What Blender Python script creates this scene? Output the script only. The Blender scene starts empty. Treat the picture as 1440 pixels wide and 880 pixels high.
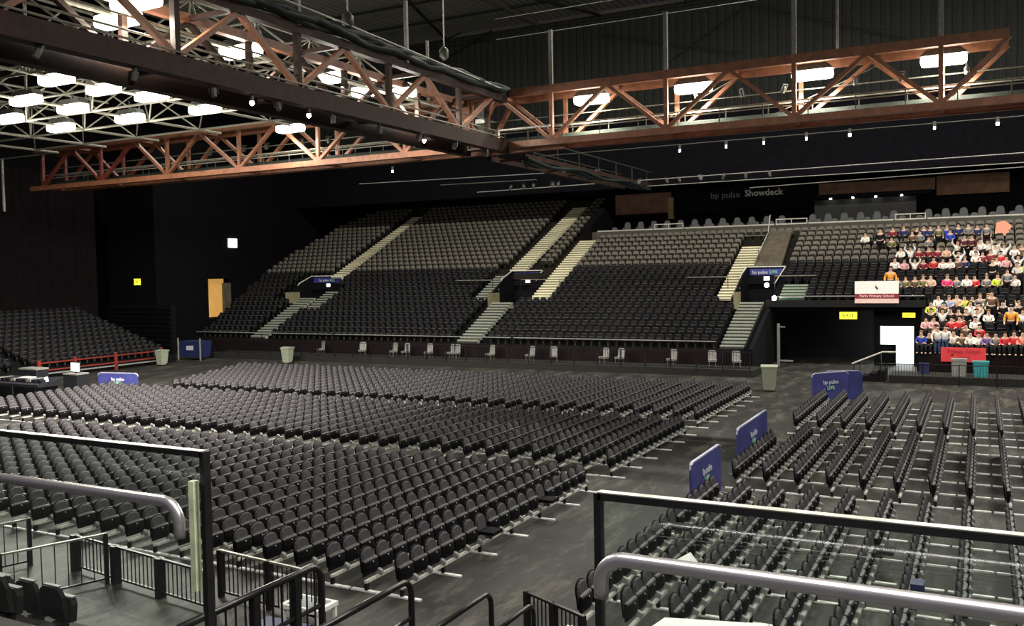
import bpy, bmesh, math, random
import numpy as np
from mathutils import Vector, Matrix
random.seed(7); RNG = np.random.RandomState(5)
S = bpy.context.scene
COL = S.collection
# ---------------------------------------------------------------- camera
cam = bpy.data.cameras.new('camera'); cam.sensor_width = 36.0
cam.lens = 1272.3 / 1440 * 36.0; cam.clip_start = .1; cam.clip_end = 400
cam_o = bpy.data.objects.new('camera', cam); COL.objects.link(cam_o); S.camera = cam_o
YAW, PIT, ROL = (math.radians(a) for a in (27.4865, -2.5714, -1.061))
CH = 6.5
fw = Vector((-math.sin(YAW)*math.cos(PIT), math.cos(YAW)*math.cos(PIT), math.sin(PIT)))
rt = Vector((math.cos(YAW), math.sin(YAW), 0)); up0 = rt.cross(fw)
rt = (rt*math.cos(ROL) + up0*math.sin(ROL)).normalized(); upv = rt.cross(fw).normalized()
mw = Matrix.Identity(4)
for i in range(3): mw[i][0], mw[i][1], mw[i][2] = rt[i], upv[i], -fw[i]
mw[2][3] = CH; cam_o.matrix_world = mw
def proj(x, y, z):                 # only used to find which seats show largest
    d = Vector((x, y, z-CH)); f = d.dot(fw)
    if f < .5: return (-9999, -9999, f)
    return (720+1272.3*d.dot(rt)/f, 440-1272.3*d.dot(upv)/f, f)
# ---------------------------------------------------------------- world, exposure
w = bpy.data.worlds.new('world'); S.world = w; w.use_nodes = True
w.node_tree.nodes['Background'].inputs[0].default_value = (.72, .62, .95, 1)
w.node_tree.nodes['Background'].inputs[1].default_value = .03
S.view_settings.view_transform = 'Standard'; S.view_settings.look = 'None'
S.view_settings.gamma = 1; S.view_settings.exposure = 0.75; S.view_settings.use_curve_mapping = False
LAMP_W = 760.0
LAMPS_GRID = [(-24.2,20.0),(-22.2,19.0),(-23.9,25.0),(-33.4,24.5),(-33.5,26.8),(-38.4,26.6),(-43.4,29.1),(-38.5,29.05),
              (-43.7,32.2),(-38.5,32.3),(-33.0,28.9),(-33.5,32.5),(-34.0,39.2),(-23.9,30.2),(-24.5,33.2),(-23.2,34.4)]
LAMPS_TRUSS = [-16.7, -11.7, -6.5, -1.42]
def lamp_light(x, y, z, p):
    l = bpy.data.lights.new('lamp_light', 'POINT'); l.energy = p; l.color = (1.0, .96, .84); l.shadow_soft_size = .3
    l.energy = p*.32
    o = bpy.data.objects.new('lamp_light', l); COL.objects.link(o); o.location = (x, y, z)
    l = bpy.data.lights.new('lamp_beam', 'AREA'); l.shape = 'RECTANGLE'; l.size = 1.4; l.size_y = .5; l.energy = p; l.color = (1.0, .96, .85)
    o = bpy.data.objects.new('lamp_beam', l); COL.objects.link(o); o.location = (x, y, z)
for i, (x, y) in enumerate(LAMPS_GRID): lamp_light(x, y, 14.2, LAMP_W*(.25 if i == 12 else .9))
for x in LAMPS_TRUSS: lamp_light(x, 40.8, 14.2, LAMP_W*.5)
# unseen lamps added outside the view to brighten this end and the children
for x, y in ((-14, 6), (0, 4), (7, 3), (2, 20), (-8, 22), (6, 30), (8, 46), (9, 56), (6, 50), (10, 64)): lamp_light(x, y, 16, LAMP_W*.6)
# unseen high lamps added above the view to brighten the stand
for x, k in ((-50, 1.5), (-38, 1.0), (-26, 1.4), (-14, 2.2), (-2, 2.8), (8, 2.8)): lamp_light(x, 52, 29.5, LAMP_W*k)
# unseen strip light added overhead for the chrome rail highlight
l = bpy.data.lights.new('added_strip_light', 'AREA'); l.shape = 'RECTANGLE'; l.size = 7; l.size_y = 1.2; l.energy = 420; l.color = (1, .97, .95)
o = bpy.data.objects.new('added_strip_light', l); COL.objects.link(o); o.location = (0, 2.2, 10.5)

# ---------------------------------------------------------------- materials
def mat(name, col, rough=.6, metal=0.0, var=.25, scale=8.0, emit=0.0, bump=0.0, spec=.5, alpha=None, col2=None, stretch=None):
    m = bpy.data.materials.new(name); m.use_nodes = True; nt = m.node_tree; b = nt.nodes['Principled BSDF']
    b.inputs['Roughness'].default_value = rough; b.inputs['Metallic'].default_value = metal
    b.inputs['Specular IOR Level'].default_value = spec if max(col) > .05 or rough < .5 else min(spec, .12)
    tc = nt.nodes.new('ShaderNodeTexCoord'); no = nt.nodes.new('ShaderNodeTexNoise'); no.inputs['Scale'].default_value = scale
    no.inputs['Detail'].default_value = 4
    src = tc.outputs['Object']
    if stretch:
        mp = nt.nodes.new('ShaderNodeMapping'); mp.inputs['Scale'].default_value = stretch
        nt.links.new(src, mp.inputs[0]); src = mp.outputs[0]
    nt.links.new(src, no.inputs['Vector'])
    rp = nt.nodes.new('ShaderNodeValToRGB')
    c2 = col2 or tuple(min(1, c*(1+var)) for c in col); c1 = tuple(c*(1-var) for c in col)
    rp.color_ramp.elements[0].position = .3; rp.color_ramp.elements[1].position = .7
    rp.color_ramp.elements[0].color = (*c1, 1); rp.color_ramp.elements[1].color = (*c2, 1)
    nt.links.new(no.outputs['Fac'], rp.inputs[0]); nt.links.new(rp.outputs[0], b.inputs['Base Color'])
    if emit:
        b.inputs['Emission Color'].default_value = (*col, 1); b.inputs['Emission Strength'].default_value = emit
    if bump:
        bp = nt.nodes.new('ShaderNodeBump'); bp.inputs['Strength'].default_value = bump
        nt.links.new(no.outputs['Fac'], bp.inputs['Height']); nt.links.new(bp.outputs[0], b.inputs['Normal'])
    return m
M = {}
def D(k, *a, **kw): M[k] = mat(k, *a, **kw)
D('black_plastic', (.005,.0045,.006), .7, spec=.2)
D('seat_fabric', (.056,.051,.058), .9, var=.3, scale=14)
D('seat_rim', (.09,.09,.09), .5)
D('bracket_grey', (.26,.26,.25), .6)
D('alu', (.66,.66,.60), .5, .1)
D('foot_white', (.88,.88,.80), .5)
D('number_white', (.55,.55,.55), .5)
D('black_metal', (.010,.010,.011), .35, .2)
D('dark_wall', (.0045,.004,.005), .9, scale=2)
D('dark_wall_blue', (.005,.0045,.007), .9, scale=2)
D('drape', (.008,.0065,.0075), .95, scale=1.2)
D('maroon_dark', (.012,.006,.008), .8, scale=2)
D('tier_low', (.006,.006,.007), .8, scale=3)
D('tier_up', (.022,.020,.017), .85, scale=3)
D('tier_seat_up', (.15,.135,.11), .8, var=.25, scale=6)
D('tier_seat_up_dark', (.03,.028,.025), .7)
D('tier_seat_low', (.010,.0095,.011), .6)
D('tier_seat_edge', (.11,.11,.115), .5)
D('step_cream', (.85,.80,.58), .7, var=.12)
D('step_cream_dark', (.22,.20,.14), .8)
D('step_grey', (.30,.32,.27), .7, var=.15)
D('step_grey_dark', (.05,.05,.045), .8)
D('nosing', (.30,.30,.28), .6)
D('truss_paint', (.22,.085,.042), .55, var=.25, scale=3)
D('truss_red', (.14,.03,.02), .55, var=.3, scale=2)
D('truss_paint_shaded', (.035,.020,.016), .6, var=.3, scale=3)  # truss paint darkened where the near truss faces away from the lamps
D('tube_pale', (.22,.21,.17), .5, .2)
D('tube_dark', (.05,.05,.045), .5, .2)
D('hanger_grey', (.24,.235,.22), .6)
D('catwalk', (.035,.04,.033), .7)
D('cable_black', (.018,.024,.024), .6, bump=.4)
D('lamp_housing', (.10,.10,.09), .5, .4)
D('lamp_lens', (1.0,.97,.80), .3, emit=7, var=0)
D('spot_lens', (1.0,.98,.95), .3, emit=14, var=0)
D('chrome', (.88,.84,.84), .24, .9, var=.04)
D('rail_black', (.016,.016,.016), .3, .3)
D('rail_lit_edge', (.35,.35,.30), .3, .5)  # paler copy of the rail black, painting light along top edges
D('lit_edge_pale', (.70,.75,.48), .5)
D('bin_grey', (.32,.35,.27), .6, var=.1)
D('bin_dark', (.05,.05,.05), .6)
D('board_blue', (.06,.065,.27), .6, var=.2, scale=1.5)
D('board_edge', (.45,.45,.60), .5)
D('print_white', (.62,.62,.75), .6, var=0)
D('print_green', (.30,.60,.42), .6, var=0)
D('print_blue', (.10,.45,.75), .6, var=0)
D('banner_white', (.95,.93,.90), .7, var=.03)
D('banner_red', (.80,.05,.06), .7, var=.1)
D('banner_dark_red', (.28,.02,.04), .7)
D('banner_pink', (.90,.62,.56), .7, var=.1)
D('exit_yellow', (.85,.75,.05), .5, emit=.9, var=0)
D('exit_green', (.02,.12,.03), .5, var=0)
D('exit_white', (1,1,.85), .5, emit=2.2, var=0)
D('sign_lit', (1,1,.9), .5, emit=1.2, var=0)
D('wall_brown', (.20,.11,.07), .85, scale=1.5)
D('wall_tan', (.42,.30,.14), .8)
D('fascia_olive', (.075,.07,.058), .9, scale=1)
D('fascia_rail', (.55,.53,.47), .5)
D('box_back', (.028,.028,.026), .8)
D('lounge', (.11,.112,.115), .85, scale=5)
D('vom_white', (.75,.73,.68), .5)
D('vom_dark', (.006,.006,.008), .7)
D('vom_blue', (.04,.05,.28), .5, var=.1)
D('vom_wood', (.26,.23,.14), .7)
D('slab_brown', (.11,.09,.065), .8, scale=2)
D('green_dark', (.02,.06,.035), .8)
D('deck_roof', (.42,.43,.36), .8, var=.15)
D('clad', (.055,.058,.055), .8, var=.2)
D('amber_glow', (.85,.45,.12), .8, emit=.35, var=.15, scale=1)
D('amber_light', (1,.75,.35), .5, emit=3, var=0)
D('daylight', (.95,1,1), .5, emit=3, var=0)
D('red_rail', (.22,.022,.015), .6)
D('blue_tub', (.012,.022,.09), .6)
D('teal_tub', (.04,.30,.32), .5)
D('paper', (.9,.9,.88), .7, emit=.0, var=.02)
D('screen_lit', (.85,.95,.9), .5, emit=1.0, var=0)
D('desk_black', (.02,.02,.025), .5)
D('beige', (.38,.33,.25), .8)
D('table_grey', (.25,.30,.30), .4)
D('panel_pale', (.20,.22,.17), .6, scale=2)
D('near_deck', (.03,.03,.03), .7)
D('skin', (.70,.45,.34), .6, var=.05)
D('hair_brown', (.05,.025,.012), .7); D('hair_dark', (.012,.009,.008), .6); D('hair_fair', (.30,.18,.07), .7)
D('denim', (.05,.09,.17), .8); D('trousers_black', (.012,.012,.014), .8)
D('shoe_black', (.01,.01,.01), .5)
CL = {'dark red':(.22,.02,.03),'navy':(.02,.03,.13),'black':(.012,.012,.014),'olive':(.16,.15,.06),'blue':(.03,.06,.42),'grey':(.20,.20,.21),
 'brown':(.13,.08,.05),'white':(.90,.88,.82),'maroon':(.10,.02,.03),'peach':(.70,.45,.33),'pink':(.80,.42,.46),'yellow':(.60,.70,.06),
 'red':(.60,.03,.04),'hot pink':(.85,.06,.22),'light blue':(.35,.45,.68),'orange':(.85,.33,.04),'purple':(.18,.10,.30),'salmon':(.80,.32,.22)}
for k, v in CL.items(): D('cloth_'+k.replace(' ', '_'), v, .85, var=.15, scale=9)
# arena floor: dark worn boards with scuffs
def floor_mat():
    m = bpy.data.materials.new('arena_floor'); m.use_nodes = True; nt = m.node_tree; b = nt.nodes['Principled BSDF']; N = nt.nodes; L = nt.links
    tc = N.new('ShaderNodeTexCoord')
    n1 = N.new('ShaderNodeTexNoise'); n1.inputs['Scale'].default_value = .5; n1.inputs['Detail'].default_value = 8; n1.inputs['Roughness'].default_value = .7
    mp = N.new('ShaderNodeMapping'); mp.inputs['Scale'].default_value = (1.3, .35, 1); mp.inputs['Rotation'].default_value = (0,0,.15)
    n2 = N.new('ShaderNodeTexNoise'); n2.inputs['Scale'].default_value = 1.1; n2.inputs['Detail'].default_value = 10; n2.inputs['Roughness'].default_value = .8
    L.new(tc.outputs['Object'], n1.inputs['Vector']); L.new(tc.outputs['Object'], mp.inputs[0]); L.new(mp.outputs[0], n2.inputs['Vector'])
    r1 = N.new('ShaderNodeValToRGB'); r1.color_ramp.elements[0].position = .35; r1.color_ramp.elements[1].position = .7
    r1.color_ramp.elements[0].color = (.012,.012,.0105,1); r1.color_ramp.elements[1].color = (.038,.0355,.033,1)
    r2 = N.new('ShaderNodeValToRGB'); r2.color_ramp.elements[0].position = .50; r2.color_ramp.elements[1].position = .62
    r2.color_ramp.elements[0].color = (0,0,0,1); r2.color_ramp.elements[1].color = (.6,.6,.6,1)
    mx = N.new('ShaderNodeMixRGB'); mx.inputs[2].default_value = (.13,.12,.10,1)
    L.new(n1.outputs['Fac'], r1.inputs[0]); L.new(n2.outputs['Fac'], r2.inputs[0]); L.new(r2.outputs[0], mx.inputs[0]); L.new(r1.outputs[0], mx.inputs[1])
    L.new(mx.outputs[0], b.inputs['Base Color']); b.inputs['Roughness'].default_value = .6; b.inputs['Specular IOR Level'].default_value = .25
    return m
M['arena_floor'] = floor_mat()
def glass_mat():
    m = bpy.data.materials.new('guard_glass'); m.use_nodes = True; b = m.node_tree.nodes['Principled BSDF']
    b.inputs['Base Color'].default_value = (.86,.95,.90,1); b.inputs['Transmission Weight'].default_value = 1
    b.inputs['Roughness'].default_value = 0.0; b.inputs['IOR'].default_value = 1.45
    return m
M['guard_glass'] = glass_mat()

# ---------------------------------------------------------------- mesh helpers
class MB:
    def __init__(s, o=(0,0,0)): s.v = []; s.f = []; s.m = []; s.o = Vector(o); s.mats = []
    def mi(s, m):
        if m is None: return 0
        if m not in s.mats: s.mats.append(m)
        return s.mats.index(m)
    def add(s, vs, fs, m=None):
        k = len(s.v); i = s.mi(m)
        s.v += [tuple(Vector(p)-s.o) for p in vs]; s.f += [tuple(a+k for a in f) for f in fs]; s.m += [i]*len(fs)
        return s
    def box(s, x0, x1, y0, y1, z0, z1, m=None):
        return s.add([(x0,y0,z0),(x1,y0,z0),(x1,y1,z0),(x0,y1,z0),(x0,y0,z1),(x1,y0,z1),(x1,y1,z1),(x0,y1,z1)],
              [(0,3,2,1),(4,5,6,7),(0,1,5,4),(1,2,6,5),(2,3,7,6),(3,0,4,7)], m)
    def bar(s, a, b, w, h=None, m=None):
        a, b = Vector(a), Vector(b); h = h or w; d = (b-a).normalized()
        u = Vector((0,0,1)) if abs(d.z) < .9 else Vector((0,1,0))
        r = d.cross(u).normalized()*w/2; q = r.cross(d).normalized()*h/2
        return s.add([a-r-q,a+r-q,a+r+q,a-r+q,b-r-q,b+r-q,b+r+q,b-r+q], [(0,3,2,1),(4,5,6,7),(0,1,5,4),(1,2,6,5),(2,3,7,6),(3,0,4,7)], m)
    def tube(s, pts, r, n=8, m=None, rr=None):
        pts = [Vector(p) for p in pts]; rings = []; k = len(pts)
        d0 = (pts[1]-pts[0]).normalized(); u = Vector((0,0,1)) if abs(d0.z) < .9 else Vector((1,0,0)); x = d0.cross(u).normalized()
        vs = []
        for i, p in enumerate(pts):
            d = (pts[min(i+1,k-1)]-pts[max(i-1,0)]).normalized(); x = (x - d*x.dot(d)).normalized(); y = d.cross(x)
            q = rr[i] if rr else r
            vs += [p + x*q*math.cos(2*math.pi*j/n) + y*q*math.sin(2*math.pi*j/n) for j in range(n)]
        fs = [(i*n+j, i*n+(j+1)%n, (i+1)*n+(j+1)%n, (i+1)*n+j) for i in range(k-1) for j in range(n)]
        fs += [tuple(range(n-1,-1,-1)), tuple((k-1)*n+j for j in range(n))]
        return s.add(vs, fs, m)
    def prism(s, poly, d, m=None):      # planar polygon pushed along vector d
        n = len(poly); d = Vector(d); vs = [Vector(p) for p in poly] + [Vector(p)+d for p in poly]
        return s.add(vs, [tuple(range(n)), tuple(range(2*n-1,n-1,-1))] + [(i, i+n, (i+1)%n+n, (i+1)%n) for i in range(n)], m)
    def mesh(s, name, m=None):
        me = bpy.data.meshes.new(name); me.from_pydata(s.v, [], s.f)
        if s.mats:
            for q in s.mats: me.materials.append(M[q])
            me.polygons.foreach_set('material_index', s.m)
        elif m: me.materials.append(M[m])
        bm = bmesh.new(); bm.from_mesh(me); bmesh.ops.recalc_face_normals(bm, faces=bm.faces); bm.to_mesh(me); bm.free()
        return me
    def build(s, name, m=None, parent=None, smooth=False, bevel=0):
        me = s.mesh(name, m)
        if bevel:
            bm = bmesh.new(); bm.from_mesh(me); bmesh.ops.bevel(bm, geom=bm.edges[:], offset=bevel, segments=2, affect='EDGES', profile=.6); bm.to_mesh(me); bm.free()
        if smooth:
            me.polygons.foreach_set('use_smooth', [True]*len(me.polygons))
        o = bpy.data.objects.new(name, me); COL.objects.link(o)
        if parent: o.parent = parent
        else: o.location = s.o
        return o
def tag(o, label, cat, group=None, kind=None):
    o['label'] = label; o['category'] = cat
    if group: o['group'] = group
    if kind: o['kind'] = kind
    return o
def struct(o): o['kind'] = 'structure'; return o
def thing(name, loc, label, cat, group=None, rz=0):
    o = bpy.data.objects.new(name, None); COL.objects.link(o); o.location = loc; o.rotation_euler.z = rz; o.empty_display_size = .2
    return tag(o, label, cat, group)
def inst(me, name, loc=(0,0,0), parent=None, rz=0):
    o = bpy.data.objects.new(name, me); COL.objects.link(o); o.location = loc; o.rotation_euler.z = rz
    if parent: o.parent = parent
    return o
def text(name, body, size, m, loc, rx=math.pi/2, rz=0, parent=None, depth=.01, align='CENTER', bold=0.0, mid=True):
    c = bpy.data.curves.new(name, 'FONT'); c.body = body; c.size = size; c.extrude = depth; c.align_x = align; c.offset = bold
    c.align_y = 'CENTER' if mid else 'BOTTOM_BASELINE'; c.resolution_u = 2
    t = bpy.data.objects.new(name+'_tmp', c); COL.objects.link(t)
    dg = bpy.context.evaluated_depsgraph_get(); me = bpy.data.meshes.new_from_object(t.evaluated_get(dg)); bpy.data.objects.remove(t)
    me.materials.clear(); me.materials.append(M[m])
    o = bpy.data.objects.new(name, me); COL.objects.link(o); o.location = loc; o.rotation_euler = (rx, 0, rz)
    if parent: o.parent = parent
    return o
def stuff(name, me, P, R=None):
    """one mesh that repeats me at the points P (n x 3), R = rotations about z"""
    n = len(P); nv = len(me.vertices); co = np.empty(nv*3); me.vertices.foreach_get('co', co); co = co.reshape(-1,3)
    ls = np.empty(len(me.loops), int); me.loops.foreach_get('vertex_index', ls)
    lt = np.empty(len(me.polygons), int); me.polygons.foreach_get('loop_total', lt)
    mi = np.empty(len(me.polygons), int); me.polygons.foreach_get('material_index', mi)
    P = np.array(P, float); R = np.zeros(n) if R is None else np.array(R)
    c, s_ = np.cos(R)[:,None], np.sin(R)[:,None]
    X = co[None,:,0]*c - co[None,:,1]*s_ + P[:,0:1]; Y = co[None,:,0]*s_ + co[None,:,1]*c + P[:,1:2]; Z = co[None,:,2] + P[:,2:3]
    V = np.stack([X,Y,Z], -1).reshape(-1)
    out = bpy.data.meshes.new(name); out.vertices.add(n*nv); out.vertices.foreach_set('co', V)
    out.loops.add(n*len(ls)); out.loops.foreach_set('vertex_index', (ls[None,:] + (np.arange(n)*nv)[:,None]).reshape(-1))
    LT = np.tile(lt, n); st = np.concatenate([[0], np.cumsum(LT)[:-1]])
    out.polygons.add(n*len(lt)); out.polygons.foreach_set('loop_start', st); out.polygons.foreach_set('loop_total', LT)
    out.polygons.foreach_set('material_index', np.tile(mi, n))
    for m in me.materials: out.materials.append(m)
    out.update(calc_edges=True); out.validate()
    o = bpy.data.objects.new(name, out); COL.objects.link(o); return o
ORD = 'first second third fourth fifth sixth seventh eighth ninth tenth eleventh twelfth thirteenth fourteenth fifteenth sixteenth seventeenth eighteenth nineteenth twentieth'.split()
def ordw(n):   # 1-based
    if n <= 20: return ORD[n-1]
    t = {2:'twenty',3:'thirty',4:'forty',5:'fifty'}[n//10]
    return t+'-'+ORD[n%10-1] if n % 10 else t[:-1]+'ieth'
# ================================================================ SETTING
struct(MB().box(-74, 16, -2, 92, -.3, 0).build('floor', 'arena_floor'))
# tape marks on the aisle floor are thin real strips
ZP = lambda y: 1.4 + .47*(y-56.5)
RP, RR = .82, .82*.47         # row depth and rise of the far stand
Y0 = 56.5
def left_edge(y):
    pts = [(56,-60.2),(59.3,-61),(66,-62.6),(71,-62.6),(77.5,-61.4),(83,-57)]
    for (a, xa), (b, xb) in zip(pts, pts[1:]):
        if y <= b: return xa + (xb-xa)*(y-a)/(b-a)
    return -57
def row_spans(k):     # x ranges of terrace k
    y = Y0 + RP*k
    if k < 7: return [(left_edge(y), -12.8), (-3.2, 9)]
    if k < 20: return [(left_edge(y), 9)]
    return [(left_edge(y), -30.9)]
VOM = [(-15.4,-12.6,62.3,67.4), (-34.9,-32.1,62.4,67.5), (-56.0,-52.2,62.8,67.2)]
_rs = row_spans
def row_spans(k):
    y = Y0 + RP*k + .1; out = _rs(k)
    for a, b, ya, yb in VOM:
        if ya-.2 < y < yb-.4:
            n = []
            for p, q in out: n += [(p, min(q, a))] if p < a else []; n += [(max(p, b), q)] if q > b else []
            out = [s for s in n if s[1]-s[0] > .1]
    return out
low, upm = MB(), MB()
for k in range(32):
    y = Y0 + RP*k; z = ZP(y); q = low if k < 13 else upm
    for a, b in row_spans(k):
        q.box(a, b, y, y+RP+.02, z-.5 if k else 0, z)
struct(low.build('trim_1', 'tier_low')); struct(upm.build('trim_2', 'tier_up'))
nz = MB()
for k in range(13):
    for a, b in row_spans(k): nz.box(a, b, Y0+RP*k-.02, Y0+RP*k+.02, ZP(Y0+RP*k)-.03, ZP(Y0+RP*k)+.01)
struct(nz.build('trim_3', 'tier_seat_rimless' if 0 else 'tier_seat_low'))
# front face of the far stand, platform at its foot
struct(MB().box(-60.2, -12.8, 56.3, 56.5, 0, 1.36).build('wall_front', 'maroon_dark'))
struct(MB().box(-3.2, 9, 56.3, 56.5, 0, 1.36).build('wall_front_right', 'maroon_dark'))
struct(MB((0,0,0)).box(-56, -12.0, 53.9, 56.3, 0, .42).build('trim_4', 'box_back'))
struct(MB((0,0,0)).box(-4.6, 9, 53.9, 56.3, 0, .42).build('trim_5', 'box_back'))
# outer walls
struct(MB().box(-78, 18, 88, 88.4, 0, 25).build('wall_back', 'dark_wall'))
struct(MB().box(-74.4, -74, -2, 88, 0, 34).build('wall_left', 'dark_wall'))
struct(MB().box(16, 16.4, -2, 88, 0, 34).build('wall_right', 'dark_wall'))
# back wall behind the left half of the stand, dark band above
struct(MB().box(-64, -30.9, 83.0, 83.3, 0, 19).build('wall_stand_top', 'dark_wall'))
struct(MB().box(-58, -32, 82.9, 83.0, 13.9, 15.2).build('trim_6', 'fascia_olive'))
# door in the side wall beside the stand
sw = MB(); X = -64.0
sw.box(X-.3, X, 56, 61.8, 0, 19); sw.box(X-.3, X, 64.7, 84, 0, 19); sw.box(X-.3, X, 61.8, 64.7, 6.4, 19); sw.box(X-.3, X, 61.8, 64.7, 0, 2.7)
struct(sw.build('wall_side', 'dark_wall'))
struct(MB().box(-70, -64, 55.8, 56, 0, 19).build('wall_return', 'dark_wall'))
d1 = struct(MB((-65.2,63.2,2.7)).box(-66.4, -66.3, 61, 66, 2.7, 6.4).build('door_1', 'amber_glow'))  # wall past the doorway glows by itself for the amber-lit interior
MB().box(-.9, -.4, -1.1, .3, -.05, .0).build('door_sill', 'slab_brown', d1)
MB().box(-.75, -.65, -.9, -.55, 1.2, 2.9).build('lit_lamp', 'amber_light', d1)
MB().box(.9, 1.15, .6, 1.5, 0, 3.3).build('door_leaf', 'slab_brown', d1)
# corrugated cladding and roof deck high up behind
cl = MB(); x = -78.0
while x < 18: cl.box(x, x+.42, 85.9, 86.15, 17, 32.3); x += .8
cl.box(-78, 18, 86.1, 86.3, 17, 32.3); struct(cl.build('wall_cladding', 'clad'))
rf = MB(); y = 30.0
rf.box(-78, 18, -2, 90, 33.0, 33.3); 
x = -78.0
while x < 18: rf.box(x, x+.35, 30, 88, 32.75, 33.05); x += .75
struct(rf.build('ceiling', 'deck_roof'))
rs = thing('roof_frame', (-40,86,32), 'pale steel roof beams crossing under the corrugated roof deck', 'roof frame')
for a, b, r_ in (((-78,85.7,32.2),(18,85.7,32.2),.35),((-78,84,31.2),(18,84,31.2),.18),((-41,85.6,32),(-41,40,32),.3),((-52,85.6,32),(-44,60,32),.22),((-34,85.6,32),(-44,60,32),.22),
                 ((-58,86,28),(-46,85,32),.16),((-20,85,31),(-6,85,26),.14),((-34,85,30),(-20,85,26.5),.14),((-27,85.5,26.5),(-20,85.5,30.5),.1),((-60,85.4,30),(-50,85.4,32.4),.12),((-25,85.6,32),(-25,50,32),.3),((-60,80,32.4),(10,80,32.4),.2),((-60,74,32.4),(10,74,32.4),.2)):
    MB((-40,86,32)).bar(a, b, r_, None).build('beam', 'tube_pale' if r_ > .25 else 'tube_dark', rs)
# black soffit ring under the roof, over the stand
struct(MB().box(-64, 16, 74.6, 83, 18.6, 18.9).build('trim_7', 'dark_wall_blue'))
struct(MB().box(-30.9, 16, 78.9, 79.2, 9, 19).build('wall_balcony', 'dark_wall_blue'))
struct(MB().box(-64, 16, 74.4, 74.7, 13.6, 19.6).build('wall_bulkhead', 'dark_wall_blue'))
# cheek wall beside the top of the left half
ck = MB(); ck.prism([(-30.9,72.8,8.6),(-30.9,83,8.6),(-30.9,83,15.2),(-30.9,81,14.4),(-30.9,72.8,10.2)], (.8,0,0)); struct(ck.build('wall_cheek', 'dark_wall'))
# ---- tunnel under the right half
tn = MB()
tn.prism([(-12.9,56.4,0),(-12.9,72,0),(-12.9,72,3.9),(-12.9,62,3.9),(-12.9,56.4,1.45)], (.3,0,0)); tn.prism([(-3.3,56.4,0),(-3.3,63.5,0),(-3.3,63.5,3.9),(-3.3,62,3.9),(-3.3,56.4,1.45)], (.2,0,0))
tn.box(-12.9, -3.1, 61.9, 62.3, 3.8, 4.2); tn.box(-13, -3, 63, 72, 3.7, 3.9); tn.box(-13, -6.2, 68, 68.2, 0, 3.9)
struct(tn.build('wall_tunnel', 'vom_dark'))
struct(MB().box(-12.9, -3.1, 61.7, 61.9, 3.85, 4.3).build('trim_8', 'black_metal'))
bw = MB(); bw.box(-6.3, -5.9, 63.4, 63.6, 0, 3.9); bw.box(-5.9, -3.9, 63.4, 63.6, 2.55, 3.9); bw.box(-3.9, -3.0, 63.4, 63.6, 0, 3.9)
struct(bw.build('wall_tunnel_end', 'vom_dark'))
d2 = struct(MB((-4.9,64.4,0)).box(-6.4, -3.4, 64.6, 64.7, 0, 2.9).build('door_2', 'daylight'))
MB().box(-1.0, -.05, -.9, -.8, 0, 1.35).build('door_leaf', 'vom_dark', d2)
# left-hand return of drapes: each drape a pleated sheet
def drape(name, p0, p1, z0, z1, n, amp, label):
    p0, p1 = Vector(p0), Vector(p1); d = (p1-p0); nrm = Vector((-d.y, d.x)).normalized(); vs = []; fs = []
    for i in range(n+1):
        q = p0 + d*i/n + nrm*amp*math.sin(i*1.9)*(1 + .4*math.sin(i*.7))
        vs += [(q.x, q.y, z0), (q.x, q.y, z1)]
    fs = [(2*i, 2*i+2, 2*i+3, 2*i+1) for i in range(n)]
    m = MB(((p0.x+p1.x)/2, (p0.y+p1.y)/2, z0)); m.add(vs, fs)
    k = [(v[0]-nrm.x*.06, v[1]-nrm.y*.06, v[2]) for v in vs]; m.add(k, fs)
    return tag(m.build(name, 'drape', smooth=True), label, 'drape')
drape('black_drape', (-72,30), (-72,44.5), 1.2, 16, 60, .22, 'black floor-length drape on the left wall, the half nearer the picture edge')
drape('black_drape', (-72,44.6), (-71,55.2), 1.2, 16, 46, .22, 'black floor-length drape on the left wall, the half ending beside the yellow exit sign')
# ---- small stand on the left facing the floor
lt = MB()
for k in range(13):
    x = -56.0 - .85*k; lt.box(x-.87, x, 20, 50.5, 0 if k == 0 else .3*k, .55+.26*k)
struct(lt.build('trim_9', 'tier_low'))
# stored retractable unit: slatted dark front
su = thing('retracted_seating_unit', (-66,55.3,0), 'black retracted seating unit with horizontal slats under the yellow exit sign', 'seating unit')
MB((-66,55.3,0)).box(-69.5, -61.6, 55.2, 55.7, 0, 4.2).build('body', 'black_metal', su)
for i in range(10): MB((-66,55.3,0)).box(-69.4, -61.7, 55.02, 55.2, .3+.4*i, .42+.4*i).build('slat', 'tier_low', su)

# ================================================================ STAIRS IN THE STAND
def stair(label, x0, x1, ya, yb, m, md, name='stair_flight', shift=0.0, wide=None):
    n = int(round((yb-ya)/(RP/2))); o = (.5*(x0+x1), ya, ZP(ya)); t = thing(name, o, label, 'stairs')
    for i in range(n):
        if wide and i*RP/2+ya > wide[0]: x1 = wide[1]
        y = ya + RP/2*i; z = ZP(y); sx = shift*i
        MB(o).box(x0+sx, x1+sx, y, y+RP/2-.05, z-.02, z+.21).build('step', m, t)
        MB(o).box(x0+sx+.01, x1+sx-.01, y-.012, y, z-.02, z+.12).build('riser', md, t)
    return t
stair('long cream staircase climbing the far left part of the stand', -53.6, -52.4, 66.8, 80.0, 'step_cream', 'step_cream_dark', shift=.02)
stair('dim grey lower staircase at the far left of the stand', -54.0, -52.4, 56.6, 63.2, 'step_grey', 'step_grey_dark')
stair('long cream staircase rising behind the middle vomitory up to the top of the stand', -35.2, -33.7, 67.4, 80.2, 'step_cream', 'step_cream_dark', shift=.015)
stair('short landing steps just left of the middle vomitory', -36.0, -35.0, 62.6, 66.6, 'step_grey', 'step_grey_dark')
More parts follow.
